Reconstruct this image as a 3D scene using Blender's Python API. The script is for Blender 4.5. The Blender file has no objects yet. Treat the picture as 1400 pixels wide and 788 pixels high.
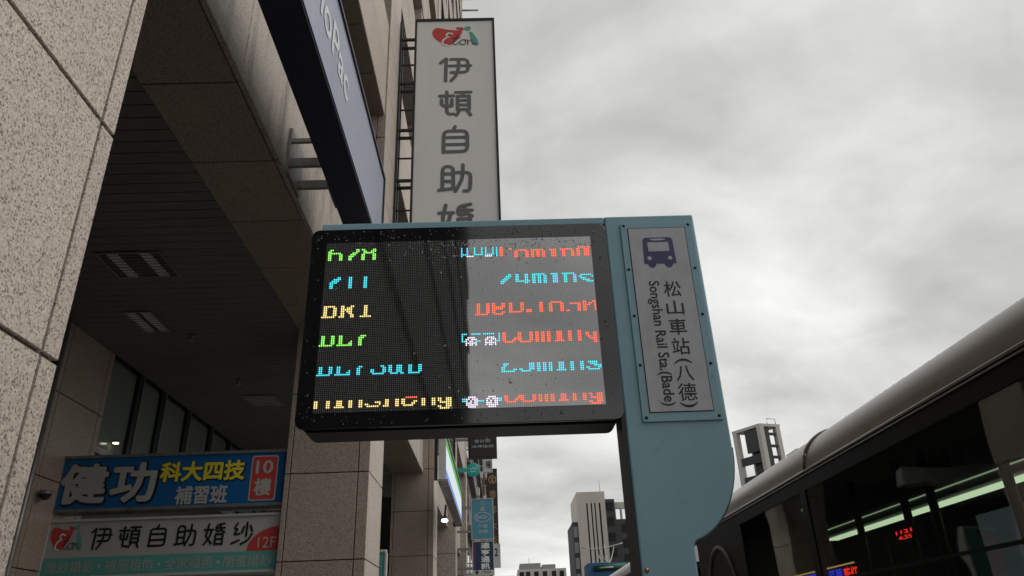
import bpy, bmesh, math, random
from mathutils import Vector, Matrix
random.seed(7)
R = math.radians
sc = bpy.context.scene
COL = sc.collection

# ------------------------------------------------------------------ camera
cam_d = bpy.data.cameras.new("camera")
cam_d.sensor_width = 36.0
cam_d.lens = 36.0 * 1005 / 1400
cam_d.clip_start = 0.05
cam_d.clip_end = 3000
cam = bpy.data.objects.new("camera", cam_d)
COL.objects.link(cam)
X_ = Vector((0.9993, 0.0280, -0.0256)).normalized()
Y_ = Vector((-0.0107, -0.4389, -0.8985)).normalized()
Z_ = X_.cross(Y_).normalized()
X_ = Y_.cross(Z_).normalized()
M3 = Matrix((X_, Y_, Z_))
cam.matrix_world = Matrix.Translation((0, 0, 1.6)) @ M3.to_4x4()
sc.camera = cam

# ------------------------------------------------------------------ overcast sky
SUN_EL, SUN_AZ = R(46), R(98)          # azimuth clockwise from +Y
w = bpy.data.worlds.new("World"); sc.world = w; w.use_nodes = True
nt = w.node_tree; nt.nodes.clear()
def N(nt, t, **kw):
    n = nt.nodes.new(t)
    for k, v in kw.items(): setattr(n, k, v)
    return n
def MATH(nt, op, a, b=None, clamp=False):
    n = nt.nodes.new('ShaderNodeMath'); n.operation = op; n.use_clamp = clamp
    for i, v in enumerate((a, b)):
        if v is None: continue
        if isinstance(v, (int, float)): n.inputs[i].default_value = v
        else: nt.links.new(v, n.inputs[i])
    return n.outputs[0]
L = nt.links.new
tc = N(nt, 'ShaderNodeTexCoord')
sep = N(nt, 'ShaderNodeSeparateXYZ'); L(tc.outputs['Generated'], sep.inputs[0])
zc = MATH(nt, 'ADD', MATH(nt, 'MAXIMUM', sep.outputs[2], 0.0), 0.32)
comb = N(nt, 'ShaderNodeCombineXYZ')
L(MATH(nt, 'DIVIDE', sep.outputs[0], zc), comb.inputs[0])
L(MATH(nt, 'DIVIDE', sep.outputs[1], zc), comb.inputs[1])
def noise(nt, vec, scale, detail=6, rough=.55, dist=0.0, w=None):
    n = N(nt, 'ShaderNodeTexNoise'); n.inputs['Scale'].default_value = scale
    n.inputs['Detail'].default_value = detail; n.inputs['Roughness'].default_value = rough
    n.inputs['Distortion'].default_value = dist
    if vec is not None: nt.links.new(vec, n.inputs['Vector'])
    return n.outputs['Fac']
def ramp(nt, fac, stops):
    r = N(nt, 'ShaderNodeValToRGB'); e = r.color_ramp.elements
    while len(e) < len(stops): e.new(0.5)
    for el, (p, c) in zip(e, stops):
        el.position = p; el.color = (*c, 1)
    nt.links.new(fac, r.inputs[0]); return r.outputs[0]
mp = N(nt, 'ShaderNodeMapping'); L(comb.outputs[0], mp.inputs[0])
mp.inputs['Location'].default_value = (3.3, 1.2, 0.4); mp.inputs['Rotation'].default_value = (0, 0, 0.5)
mp.inputs['Scale'].default_value = (1.0, 1.35, 1)
n1 = noise(nt, mp.outputs[0], 1.15, 7, .52, .35)
n2 = noise(nt, mp.outputs[0], 3.6, 6, .55, .5)
cl = MATH(nt, 'ADD', MATH(nt, 'MULTIPLY', n1, .72), MATH(nt, 'MULTIPLY', n2, .28))
low = MATH(nt, 'SUBTRACT', 1.0, MATH(nt, 'MULTIPLY', sep.outputs[2], 1.0), True)     # cloud deck pales towards the horizon
cl = MATH(nt, 'ADD', cl, MATH(nt, 'MULTIPLY', low, .14))
ccol = ramp(nt, cl, [(.40, (.41, .413, .405)), (.52, (.57, .572, .56)), (.61, (.73, .73, .712)), (.72, (.93, .925, .90))])
sky = N(nt, 'ShaderNodeTexSky', sky_type='NISHITA', sun_disc=False)
sky.sun_elevation = SUN_EL; sky.sun_rotation = SUN_AZ
sky.air_density = 1.2; sky.dust_density = 4
bg1 = N(nt, 'ShaderNodeBackground'); L(sky.outputs[0], bg1.inputs[0]); bg1.inputs[1].default_value = .05
bg2 = N(nt, 'ShaderNodeBackground'); L(ccol, bg2.inputs[0]); bg2.inputs[1].default_value = 1.07
mx = N(nt, 'ShaderNodeMixShader'); mx.inputs[0].default_value = .96
L(bg1.outputs[0], mx.inputs[1]); L(bg2.outputs[0], mx.inputs[2])
wo = N(nt, 'ShaderNodeOutputWorld'); L(mx.outputs[0], wo.inputs[0])

# ------------------------------------------------------------------ sun (through cloud)
sd = bpy.data.lights.new("sun", 'SUN'); sd.energy = 1.4; sd.angle = R(50); sd.color = (1, .97, .93)
so = bpy.data.objects.new("sun", sd); COL.objects.link(so)
sdir = Vector((math.sin(SUN_AZ) * math.cos(SUN_EL), math.cos(SUN_AZ) * math.cos(SUN_EL), math.sin(SUN_EL)))
so.rotation_euler = (-sdir).to_track_quat('-Z', 'Y').to_euler()
so.location = (10, -10, 30)
vs = sc.view_settings
vs.view_transform = 'Standard'; vs.look = 'None'; vs.exposure = 0; vs.gamma = 1; vs.use_curve_mapping = False
sc.cycles.max_bounces = 8

# ------------------------------------------------------------------ helpers
def wloc(o):
    v = Vector((0, 0, 0))
    while o is not None:
        v += o.location; o = o.parent
    return v
def link(name, mesh, mat, parent=None, loc=(0, 0, 0), world=True):
    o = bpy.data.objects.new(name, mesh); COL.objects.link(o)
    if parent is not None:
        o.parent = parent; o.location = Vector(loc) - wloc(parent)
    else:
        o.location = loc
    if mat is not None:
        if len(mesh.materials) == 0: mesh.materials.append(mat)
        elif mesh.materials[0] is not mat:
            o.material_slots[0].link = 'OBJECT'; o.material_slots[0].material = mat
    return o
def tag(o, label=None, cat=None, group=None, kind=None):
    if label: o['label'] = label
    if cat: o['category'] = cat
    if group: o['group'] = group
    if kind: o['kind'] = kind
    return o
def thing(name, loc, label, cat, group=None):
    o = bpy.data.objects.new(name, None); COL.objects.link(o); o.location = loc; o.empty_display_size = .2
    return tag(o, label, cat, group)
class MB:
    def __init__(s): s.v = []; s.f = []; s.sm = []
    def add(s, vs, fs, smooth=False):
        b = len(s.v); s.v += [tuple(p) for p in vs]; s.f += [tuple(b + i for i in f) for f in fs]; s.sm += [smooth] * len(fs); return s
    def box(s, x0, x1, y0, y1, z0, z1):
        vs = [(x, y, z) for z in (z0, z1) for y in (y0, y1) for x in (x0, x1)]
        return s.add(vs, [(0, 2, 3, 1), (4, 5, 7, 6), (0, 1, 5, 4), (2, 6, 7, 3), (0, 4, 6, 2), (1, 3, 7, 5)])
    def prism(s, pts, a, b, axis='y', smooth=False):
        # pts are 2-D outline; extruded from a to b along axis
        def P(p, t):
            return {'y': (p[0], t, p[1]), 'x': (t, p[0], p[1]), 'z': (p[0], p[1], t)}[axis]
        n = len(pts)
        s.add([P(p, a) for p in pts] + [P(p, b) for p in pts], [tuple(range(n)), tuple(range(2 * n - 1, n - 1, -1))])
        k = len(s.v) - 2 * n
        s.f += [(k + i, k + n + i, k + n + (i + 1) % n, k + (i + 1) % n) for i in range(n)]; s.sm += [smooth] * n
        return s
    def tube(s, pts, r, seg=8, cap=True, closed=False):
        pts = [Vector(p) for p in pts]; rings = []
        n = len(pts); up0 = None
        for i, p in enumerate(pts):
            a = pts[i - 1] if (i > 0 or closed) else pts[i]; b = pts[(i + 1) % n] if (i < n - 1 or closed) else pts[i]
            t = (b - a).normalized()
            ref = Vector((0, 0, 1)) if abs(t.z) < .9 else Vector((1, 0, 0))
            u = t.cross(ref).normalized(); v2 = t.cross(u).normalized()
            rr = r[i] if isinstance(r, (list, tuple)) else r
            rings.append([p + u * rr * math.cos(2 * math.pi * k / seg) + v2 * rr * math.sin(2 * math.pi * k / seg) for k in range(seg)])
        vs = [q for rg in rings for q in rg]; fs = []
        for i in range(n if closed else n - 1):
            for k in range(seg):
                a, b = i * seg + k, i * seg + (k + 1) % seg
                c, d = ((i + 1) % n) * seg + (k + 1) % seg, ((i + 1) % n) * seg + k
                fs.append((a, b, c, d))
        s.add(vs, fs, True)
        if cap and not closed:
            k0 = len(s.v) - len(vs)
            s.f += [tuple(k0 + i for i in range(seg)), tuple(k0 + (n - 1) * seg + i for i in reversed(range(seg)))]; s.sm += [False, False]
        return s
    def dome(s, c, r, n, h=.6, seg=8, rings=3, sx=1, sy=1):
        # half-ellipsoid drop or bolt head sitting on a plane, n = outward normal
        c = Vector(c); n = Vector(n).normalized()
        up = Vector((0, 0, 1)) if abs(n.z) < .9 else Vector((0, 1, 0))
        u = up.cross(n).normalized(); v = n.cross(u)
        vs = []; fs = []
        for j in range(rings):
            a = math.pi / 2 * j / rings
            for k in range(seg):
                t = 2 * math.pi * k / seg
                vs.append(c + u * (r * sx * math.cos(a) * math.cos(t)) + v * (r * sy * math.cos(a) * math.sin(t)) + n * (r * h * math.sin(a)))
        vs.append(c + n * r * h)
        for j in range(rings - 1):
            for k in range(seg):
                fs.append((j * seg + k, j * seg + (k + 1) % seg, (j + 1) * seg + (k + 1) % seg, (j + 1) * seg + k))
        for k in range(seg): fs.append(((rings - 1) * seg + k, (rings - 1) * seg + (k + 1) % seg, rings * seg))
        return s.add(vs, fs, True)
    def mesh(s, name, off=(0, 0, 0)):
        m = bpy.data.meshes.new(name); o = Vector(off)
        m.from_pydata([tuple(Vector(p) - o) for p in s.v], [], s.f)
        bm = bmesh.new(); bm.from_mesh(m); bmesh.ops.recalc_face_normals(bm, faces=bm.faces); bm.to_mesh(m); bm.free()
        if any(s.sm):
            m.polygons.foreach_set('use_smooth', s.sm)
        m.update(); return m
    def build(s, name, mat, parent=None, loc=None, bevel=0):
        if parent is not None: off = wloc(parent)
        elif loc is not None: off = Vector(loc)
        else: off = Vector((0, 0, 0))
        m = s.mesh(name, off)
        if bevel:
            bm = bmesh.new(); bm.from_mesh(m)
            es = [e for e in bm.edges if len(e.link_faces) == 2 and e.calc_face_angle(0) > .5]
            bmesh.ops.bevel(bm, geom=es, offset=bevel, segments=2, profile=.5, affect='EDGES'); bm.to_mesh(m); bm.free()
        m.materials.append(mat)
        o = bpy.data.objects.new(name, m); COL.objects.link(o)
        if parent is not None: o.parent = parent
        elif loc is not None: o.location = loc
        return o
def BX(*a): return MB().box(*a)
_bc = {}
def boxmesh(sx, sy, sz, bev=.0):
    k = (round(sx, 3), round(sy, 3), round(sz, 3), bev)
    if k not in _bc:
        m = bpy.data.meshes.new('piece'); bm = bmesh.new(); bmesh.ops.create_cube(bm, size=1)
        for v in bm.verts: v.co = Vector((v.co.x * sx, v.co.y * sy, v.co.z * sz))
        if bev: bmesh.ops.bevel(bm, geom=bm.edges[:], offset=bev, segments=1, affect='EDGES')
        bm.to_mesh(m); bm.free(); _bc[k] = m
    return _bc[k]
def piece(name, parent, mat, x0, x1, y0, y1, z0, z1, bev=.003):
    m = boxmesh(x1 - x0, y1 - y0, z1 - z0, bev)
    return link(name, m, mat, parent, ((x0 + x1) / 2, (y0 + y1) / 2, (z0 + z1) / 2))
# ---- flat lettering
BASIS = {'-y': (Vector((1, 0, 0)), Vector((0, 0, 1)), Vector((0, -1, 0))),
         '+x': (Vector((0, 1, 0)), Vector((0, 0, 1)), Vector((1, 0, 0))),
         '-y cw': (Vector((0, 0, -1)), Vector((1, 0, 0)), Vector((0, -1, 0)))}
_tcache = {}
def textmesh(body, bold=0.0, shear=0.0):
    k = (body, bold, shear)
    if k not in _tcache:
        c = bpy.data.curves.new('lettering', 'FONT'); c.body = body; c.offset = bold; c.shear = shear; c.resolution_u = 3
        o = bpy.data.objects.new('lettering', c); COL.objects.link(o)
        bpy.context.view_layer.update(); dg = bpy.context.evaluated_depsgraph_get()
        m = bpy.data.meshes.new_from_object(o.evaluated_get(dg))
        vs = [v.co.copy() for v in m.vertices]; fs = [tuple(p.vertices) for p in m.polygons]
        bpy.data.objects.remove(o); bpy.data.curves.remove(c); bpy.data.meshes.remove(m)
        x0 = min(v.x for v in vs); x1 = max(v.x for v in vs); y0 = min(v.y for v in vs); y1 = max(v.y for v in vs)
        _tcache[k] = ([((v.x - x0) / (x1 - x0) - .5, (v.y - y0) / (y1 - y0) - .5) for v in vs], fs, (x1 - x0) / (y1 - y0))
    return _tcache[k]
def text(body, mat, parent, c, wd, ht, face='-y', bold=0.0, name='lettering', lift=.004, shear=0.0):
    """lettering fitted to wd x ht metres, centred on c, lying 'lift' in front of the plane of c; bold thickens the strokes"""
    thin = bold > .02
    vs, fs, asp = textmesh(body, 0.0 if thin else bold, shear); r, u, n = BASIS[face]
    if ht is None: ht = wd / asp
    if wd is None: wd = ht * asp
    c = Vector(c); mb = MB(); offs = [(0, 0)]
    if thin:
        k = len(body) if all(ord(q) > 255 for q in body) else len(body) * .6
        d = bold * wd / k
        wd -= 2 * d; ht -= 2 * d
        offs += [(d * math.cos(R(a)), d * math.sin(R(a))) for a in range(0, 360, 30)]
    for i, (dx, dy) in enumerate(offs):
        mb.add([c + r * (p[0] * wd + dx) + u * (p[1] * ht + dy) + n * (lift + .00012 * i) for p in vs], fs)
    return mb.build(name, mat, parent)
def strokes(lines, mat, parent, c, wd, ht, thick, face='-y', name='lettering', mb=None, lift=.004):
    """rounded monoline characters from poly-lines in a 100 x 100 square"""
    r, u, n = BASIS[face]; c = Vector(c); own = mb is None
    if own: mb = MB()
    for ln in lines:
        P = [Vector(((a - 50) / 100 * wd, (b - 50) / 100 * ht)) for a, b in ln]
        # soften corners
        for _ in range(2):
            if len(P) > 2:
                closed = (P[0] - P[-1]).length < 1e-6
                Q = [P[0]]
                for i in range(len(P) - 1):
                    d = P[i + 1] - P[i]; k = min(.25, thick * .8 / max(d.length, 1e-6))
                    if i > 0: Q.append(P[i] + d * k)
                    if i < len(P) - 2: Q.append(P[i + 1] - d * k)
                Q.append(P[-1]); P = Q
        h = thick / 2; left = []; right = []
        m = len(P)
        for i, p in enumerate(P):
            a = P[max(i - 1, 0)]; b = P[min(i + 1, m - 1)]; t = (b - a).normalized(); nn = Vector((-t.y, t.x))
            left.append(p + nn * h); right.append(p - nn * h)
        t0 = (P[1] - P[0]).normalized(); t1 = (P[-1] - P[-2]).normalized()
        def cap(p, t, sgn):
            out = []
            for k in range(1, 4):
                a = math.pi / 2 - math.pi * k / 4
                nn = Vector((-t.y, t.x)) * sgn
                out.append(p + nn * (h * math.sin(a)) + t * sgn * h * math.cos(a))
            return out
        lf = lift + .0004 * (strokes.k % 7); strokes.k += 1
        V = [c + r * q.x + u * q.y + n * lf for q in left + right]
        F = [(i, i + 1, m + i + 1, m + i) for i in range(m - 1)]
        mb.add(V, F)
        for p, t, sg, A, B in ((P[-1], t1, 1, left[-1], right[-1]), (P[0], t0, -1, right[0], left[0])):
            ring = [A] + cap(p, t, sg) + [B]
            mb.add([c + r * q.x + u * q.y + n * lf for q in ring], [tuple(range(len(ring)))])
    return mb.build(name, mat, parent) if own else mb
strokes.k = 0
def flatpoly(pts, mat, parent, c, wd, ht, face='-y', name='emblem_shape', lift=.003):
    r, u, n = BASIS[face]; c = Vector(c)
    mb = MB(); mb.add([c + r * ((a - 50) / 100 * wd) + u * ((b - 50) / 100 * ht) + n * lift for a, b in pts], [tuple(range(len(pts)))])
    return mb.build(name, mat, parent)
def smooth_pts(pts, it=3):
    P = [Vector(p) for p in pts]
    for _ in range(it):
        Q = []
        for i in range(len(P)):
            a, b = P[i], P[(i + 1) % len(P)]
            Q += [a * .75 + b * .25, a * .25 + b * .75]
        P = Q
    return [(p.x, p.y) for p in P]
def ellipse(cx, cy, rx, ry, n=24, rot=0):
    return [(cx + rx * math.cos(t) * math.cos(rot) - ry * math.sin(t) * math.sin(rot), cy + rx * math.cos(t) * math.sin(rot) + ry * math.sin(t) * math.cos(rot)) for t in [2 * math.pi * i / n for i in range(n)]]

# ------------------------------------------------------------------ materials
MT = {}
def mat(name, col, rough=.5, metal=0, ior=1.45, emit=None, es=0.0, trans=0.0, spec=.5, bump=None, dirt=None):
    m = bpy.data.materials.new(name); m.use_nodes = True; nt = m.node_tree
    b = nt.nodes['Principled BSDF']
    b.inputs['Base Color'].default_value = (*col, 1); b.inputs['Roughness'].default_value = rough
    b.inputs['Metallic'].default_value = metal; b.inputs['IOR'].default_value = ior
    b.inputs['Transmission Weight'].default_value = trans; b.inputs['Specular IOR Level'].default_value = spec
    if emit: b.inputs['Emission Color'].default_value = (*emit, 1); b.inputs['Emission Strength'].default_value = es
    geo = N(nt, 'ShaderNodeNewGeometry')
    if dirt:          # (scale, dark colour, amount, vertical stretch)
        scl, dc, amt, st = dirt
        mpn = N(nt, 'ShaderNodeMapping'); nt.links.new(geo.outputs['Position'], mpn.inputs[0]); mpn.inputs['Scale'].default_value = (1, 1, st)
        f = noise(nt, mpn.outputs[0], scl, 6, .6)
        f = MATH(nt, 'MULTIPLY', MATH(nt, 'SUBTRACT', f, .42), 4.0 * amt, True)
        mixc = N(nt, 'ShaderNodeMix', data_type='RGBA'); nt.links.new(f, mixc.inputs[0])
        mixc.inputs[6].default_value = (*col, 1); mixc.inputs[7].default_value = (*dc, 1)
        nt.links.new(mixc.outputs[2], b.inputs['Base Color'])
        rr = MATH(nt, 'ADD', MATH(nt, 'MULTIPLY', f, .25), rough, True); nt.links.new(rr, b.inputs['Roughness'])
    if bump:          # (scale, strength)
        f = noise(nt, geo.outputs['Position'], bump[0], 4, .6)
        bn = N(nt, 'ShaderNodeBump'); bn.inputs['Strength'].default_value = bump[1]; bn.inputs['Distance'].default_value = .01
        nt.links.new(f, bn.inputs['Height']); nt.links.new(bn.outputs[0], b.inputs['Normal'])
    MT[name] = m; return m
def granite(name, base, light, dark, scale, rough=.45, streak=0.0, joints=None, contrast=1.0):
    m = bpy.data.materials.new(name); m.use_nodes = True; nt = m.node_tree; b = nt.nodes['Principled BSDF']
    geo = N(nt, 'ShaderNodeNewGeometry'); P = geo.outputs['Position']
    vo = N(nt, 'ShaderNodeTexVoronoi'); vo.inputs['Scale'].default_value = scale; nt.links.new(P, vo.inputs['Vector'])
    sp = N(nt, 'ShaderNodeSeparateColor'); nt.links.new(vo.outputs['Color'], sp.inputs[0])
    n0 = noise(nt, P, scale * .55, 5, .65)
    g = MATH(nt, 'ADD', MATH(nt, 'MULTIPLY', sp.outputs[0], .55), MATH(nt, 'MULTIPLY', n0, .45))
    c = ramp(nt, g, [(.17, dark), (.27, tuple(.55 * x for x in base)), (.36, base), (.62, tuple((x + y) / 2 for x, y in zip(base, light))), (.80, light)])
    big = noise(nt, P, 1.3, 4, .6)
    oi = N(nt, 'ShaderNodeObjectInfo')
    val = MATH(nt, 'ADD', MATH(nt, 'ADD', .84, MATH(nt, 'MULTIPLY', big, .22)), MATH(nt, 'MULTIPLY', oi.outputs['Random'], .13))
    if streak:
        mpn = N(nt, 'ShaderNodeMapping'); nt.links.new(P, mpn.inputs[0]); mpn.inputs['Scale'].default_value = (1, 1, .12)
        s = noise(nt, mpn.outputs[0], 5.0, 5, .65)
        s = MATH(nt, 'MULTIPLY', MATH(nt, 'SUBTRACT', s, .5), 5.0, True)
        val = MATH(nt, 'MULTIPLY', val, MATH(nt, 'SUBTRACT', 1.0, MATH(nt, 'MULTIPLY', s, streak)))
    if joints:
        sx = N(nt, 'ShaderNodeSeparateXYZ'); nt.links.new(P, sx.inputs[0])
        fz = MATH(nt, 'FRACT', MATH(nt, 'DIVIDE', MATH(nt, 'SUBTRACT', sx.outputs[2], .61), .96))
        fz = MATH(nt, 'LESS_THAN', fz, .022)
        fy = MATH(nt, 'FRACT', MATH(nt, 'DIVIDE', sx.outputs[1], joints)); fy = MATH(nt, 'LESS_THAN', fy, .014)
        j = MATH(nt, 'MAXIMUM', fz, fy)
        val = MATH(nt, 'MULTIPLY', val, MATH(nt, 'SUBTRACT', 1.0, MATH(nt, 'MULTIPLY', j, .75)))
    mul = N(nt, 'ShaderNodeVectorMath', operation='SCALE'); nt.links.new(c, mul.inputs[0]); nt.links.new(val, mul.inputs['Scale'])
    nt.links.new(mul.outputs[0], b.inputs['Base Color']); b.inputs['Roughness'].default_value = rough
    bn = N(nt, 'ShaderNodeBump'); bn.inputs['Strength'].default_value = .25; bn.inputs['Distance'].default_value = .002
    nt.links.new(g, bn.inputs['Height']); nt.links.new(bn.outputs[0], b.inputs['Normal'])
    MT[name] = m; return m
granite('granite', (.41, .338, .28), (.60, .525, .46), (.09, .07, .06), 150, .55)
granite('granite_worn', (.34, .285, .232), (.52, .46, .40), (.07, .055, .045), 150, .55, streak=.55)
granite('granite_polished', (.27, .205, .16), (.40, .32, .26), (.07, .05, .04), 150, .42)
granite('granite_front_shaded', (.29, .232, .185), (.43, .36, .30), (.07, .055, .045), 150, .5)  # darker copy of granite; shade of the camera-facing faces put into the colour
granite('granite_far', (.36, .30, .245), (.5, .44, .38), (.08, .06, .05), 60, .55, streak=.25, joints=1.2)
granite('pavement_stone', (.20, .19, .18), (.28, .27, .26), (.08, .08, .08), 60, .35)
mat('mortar', (.13, .118, .105), .9, dirt=(20, (.09, .08, .07), .6, 1))
mat('joint', (.05, .045, .04), .9)
mat('asphalt', (.045, .045, .047), .45, bump=(90, .5), dirt=(.6, (.03, .03, .032), .6, 1))
mat('kerb', (.33, .32, .30), .6, dirt=(2, (.2, .19, .18), .6, 1))
mat('slat', (.15, .145, .13), .6, dirt=(1.2, (.115, .11, .10), .5, 1))
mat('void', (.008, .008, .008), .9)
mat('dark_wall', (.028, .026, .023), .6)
mat('black_metal', (.012, .012, .013), .4)
mat('grey_metal', (.30, .30, .29), .4, metal=.6, dirt=(6, (.12, .11, .10), .5, .4))
mat('light_metal', (.55, .55, .53), .35, metal=.3)
mat('dark_glass', (.012, .014, .014), .06, ior=1.6)
mat('green_glass', (.15, .17, .145), .18, ior=1.5)
mat('sky_glass', (.03, .034, .036), .05, ior=1.9)
mat('white_plastic', (.62, .62, .60), .4, dirt=(1.2, (.48, .47, .45), .6, .25))
mat('blade_white', (.70, .70, .69), .45, dirt=(.9, (.58, .58, .565), .55, .2))
mat('shaded_white', (.42, .41, .39), .5, dirt=(1.5, (.34, .33, .31), .6, .3))  # dimmed copy of white; the arcade's shade is put into its colour
mat('char_grey', (.12, .13, .128), .5)
mat('char_black', (.012, .012, .014), .5)
mat('red', (.50, .052, .045), .45)
mat('teal', (.10, .34, .30), .45)
mat('white', (.75, .75, .73), .45)
mat('yellow', (.72, .60, .05), .45)
mat('sign_blue', (.008, .11, .30), .4)
mat('navy', (.004, .008, .034), .4)
mat('bank_face', (.27, .30, .38), .22, ior=1.5, dirt=(1.5, (.23, .255, .33), .6, .15))
mat('bank_text', (.62, .63, .64), .4)
mat('stop_blue', (.26, .445, .515), .36, dirt=(5, (.22, .39, .455), .45, .4), bump=(500, .05))
mat('bolt', (.03, .03, .035), .35, metal=.7)
mat('plate', (.52, .51, .54), .4, dirt=(14, (.43, .42, .45), .7, .7))
mat('icon_blue', (.048, .048, .15), .45)
mat('bezel', (.007, .0075, .009), .07, ior=1.72)
mat('housing', (.008, .009, .010), .35, spec=.2)
mat('screw_brass', (.45, .25, .10), .35, metal=.9)
def lit(name, col, s): return mat(name, (.02, .02, .02), .5, emit=col, es=s)
lit('led_green', (.30, 1.0, .14), 1.6); lit('led_cyan', (.07, .82, 1.0), 1.4); lit('led_yellow', (1.0, .76, .26), 1.6)
lit('led_red', (1.0, .12, .05), 1.9); lit('led_white', (.92, .82, 1.0), 1.5)
lit('tube_light', (.84, 1.0, .70), 1.5); lit('tube_reflection', (.84, 1.0, .70), .5); lit('lamp_white', (1.0, .98, .9), 6.0); lit('lamp_warm', (1.0, .9, .65), 5.0)
lit('bus_led_red', (1.0, .03, .02), 2.2); lit('bus_led_blue', (.04, .05, 1.0), 1.4); lit('bus_led_orange', (1.0, .55, .2), .8)
lit('shop_lit', (.80, .92, 1.0), .72); lit('shop_lit_blue', (.10, .24, .85), .8); lit('shop_lit_green', (.10, .55, .06), .6); lit('teal_lit', (.0, .20, .17), .55)
def led_board():
    m = bpy.data.materials.new('led_board'); m.use_nodes = True; nt = m.node_tree; b = nt.nodes['Principled BSDF']
    geo = N(nt, 'ShaderNodeNewGeometry'); s = N(nt, 'ShaderNodeSeparateXYZ'); nt.links.new(geo.outputs['Position'], s.inputs[0])
    def dist(o, o0, p):
        f = MATH(nt, 'FRACT', MATH(nt, 'DIVIDE', MATH(nt, 'SUBTRACT', o, o0), p)); return MATH(nt, 'POWER', MATH(nt, 'SUBTRACT', f, .5), 2.0)
    d = MATH(nt, 'SQRT', MATH(nt, 'ADD', dist(s.outputs[0], LX0, PX), dist(s.outputs[2], LZ0, PZ)))
    f = MATH(nt, 'LESS_THAN', d, .27)
    rn = N(nt, 'ShaderNodeTexWhiteNoise', noise_dimensions='2D')
    cb = N(nt, 'ShaderNodeCombineXYZ')
    nt.links.new(MATH(nt, 'FLOOR', MATH(nt, 'DIVIDE', MATH(nt, 'SUBTRACT', s.outputs[0], LX0), PX)), cb.inputs[0])
    nt.links.new(MATH(nt, 'FLOOR', MATH(nt, 'DIVIDE', MATH(nt, 'SUBTRACT', s.outputs[2], LZ0), PZ)), cb.inputs[1])
    nt.links.new(cb.outputs[0], rn.inputs['Vector'])
    k = MATH(nt, 'MULTIPLY', f, MATH(nt, 'ADD', .75, MATH(nt, 'MULTIPLY', rn.outputs['Value'], .25)))
    mixc = N(nt, 'ShaderNodeMix', data_type='RGBA'); nt.links.new(k, mixc.inputs[0])
    mixc.inputs[6].default_value = (.012, .012, .013, 1); mixc.inputs[7].default_value = (.26, .26, .25, 1)
    nt.links.new(mixc.outputs[2], b.inputs['Base Color'])
    b.inputs['Roughness'].default_value = .025; b.inputs['IOR'].default_value = 3.3
    return m
def water():
    m = bpy.data.materials.new('water_drop'); m.use_nodes = True; b = m.node_tree.nodes['Principled BSDF']
    b.inputs['Base Color'].default_value = (.9, .92, .93, 1); b.inputs['Roughness'].default_value = .02; b.inputs['IOR'].default_value = 1.33
    b.inputs['Transmission Weight'].default_value = 1.0; return m
WATER = water()
def tinted_glass(name, tint, gloss_ior=1.5, wave=0.0):
    m = bpy.data.materials.new(name); m.use_nodes = True; nt = m.node_tree; nt.nodes.clear()
    tr = N(nt, 'ShaderNodeBsdfTransparent'); tr.inputs[0].default_value = (*tint, 1)
    gl = N(nt, 'ShaderNodeBsdfGlossy'); gl.inputs['Roughness'].default_value = .02; gl.inputs[0].default_value = (.9, .9, .88, 1)
    lw = N(nt, 'ShaderNodeLayerWeight'); lw.inputs[0].default_value = .5
    fac = MATH(nt, 'ADD', MATH(nt, 'MULTIPLY', MATH(nt, 'POWER', lw.outputs['Facing'], 5.0), .9), .04, True)
    if wave:
        geo = N(nt, 'ShaderNodeNewGeometry'); f = noise(nt, geo.outputs['Position'], 2.2, 1, .4)
        bn = N(nt, 'ShaderNodeBump'); bn.inputs['Strength'].default_value = wave; bn.inputs['Distance'].default_value = .05
        nt.links.new(f, bn.inputs['Height']); nt.links.new(bn.outputs[0], gl.inputs['Normal'])
    mx = N(nt, 'ShaderNodeMixShader'); nt.links.new(fac, mx.inputs[0]); nt.links.new(tr.outputs[0], mx.inputs[1]); nt.links.new(gl.outputs[0], mx.inputs[2])
    o = N(nt, 'ShaderNodeOutputMaterial'); nt.links.new(mx.outputs[0], o.inputs[0]); return m

# ------------------------------------------------------------------ ground, pavement, road
tag(BX(-60, 60, -80, 400, -.3, -.13).build('ground', MT['asphalt']), kind='structure')
tag(BX(1.45, 16, -79, 399, -.126, -.122).build('road', MT['asphalt']), kind='structure')
tag(BX(-30, 1.2, -79, 399, -.126, 0).build('pavement', MT['pavement_stone']), kind='structure')
tag(BX(1.204, 1.44, -79, 399, -.126, .01).build('kerb', MT['kerb'], bevel=.015), kind='structure')
for k in range(-6, 30):
    tag(BX(5.95, 6.1, k * 6, k * 6 + 3, -.118, -.114).build('lane_marking', MT['white']), kind='structure')

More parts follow.
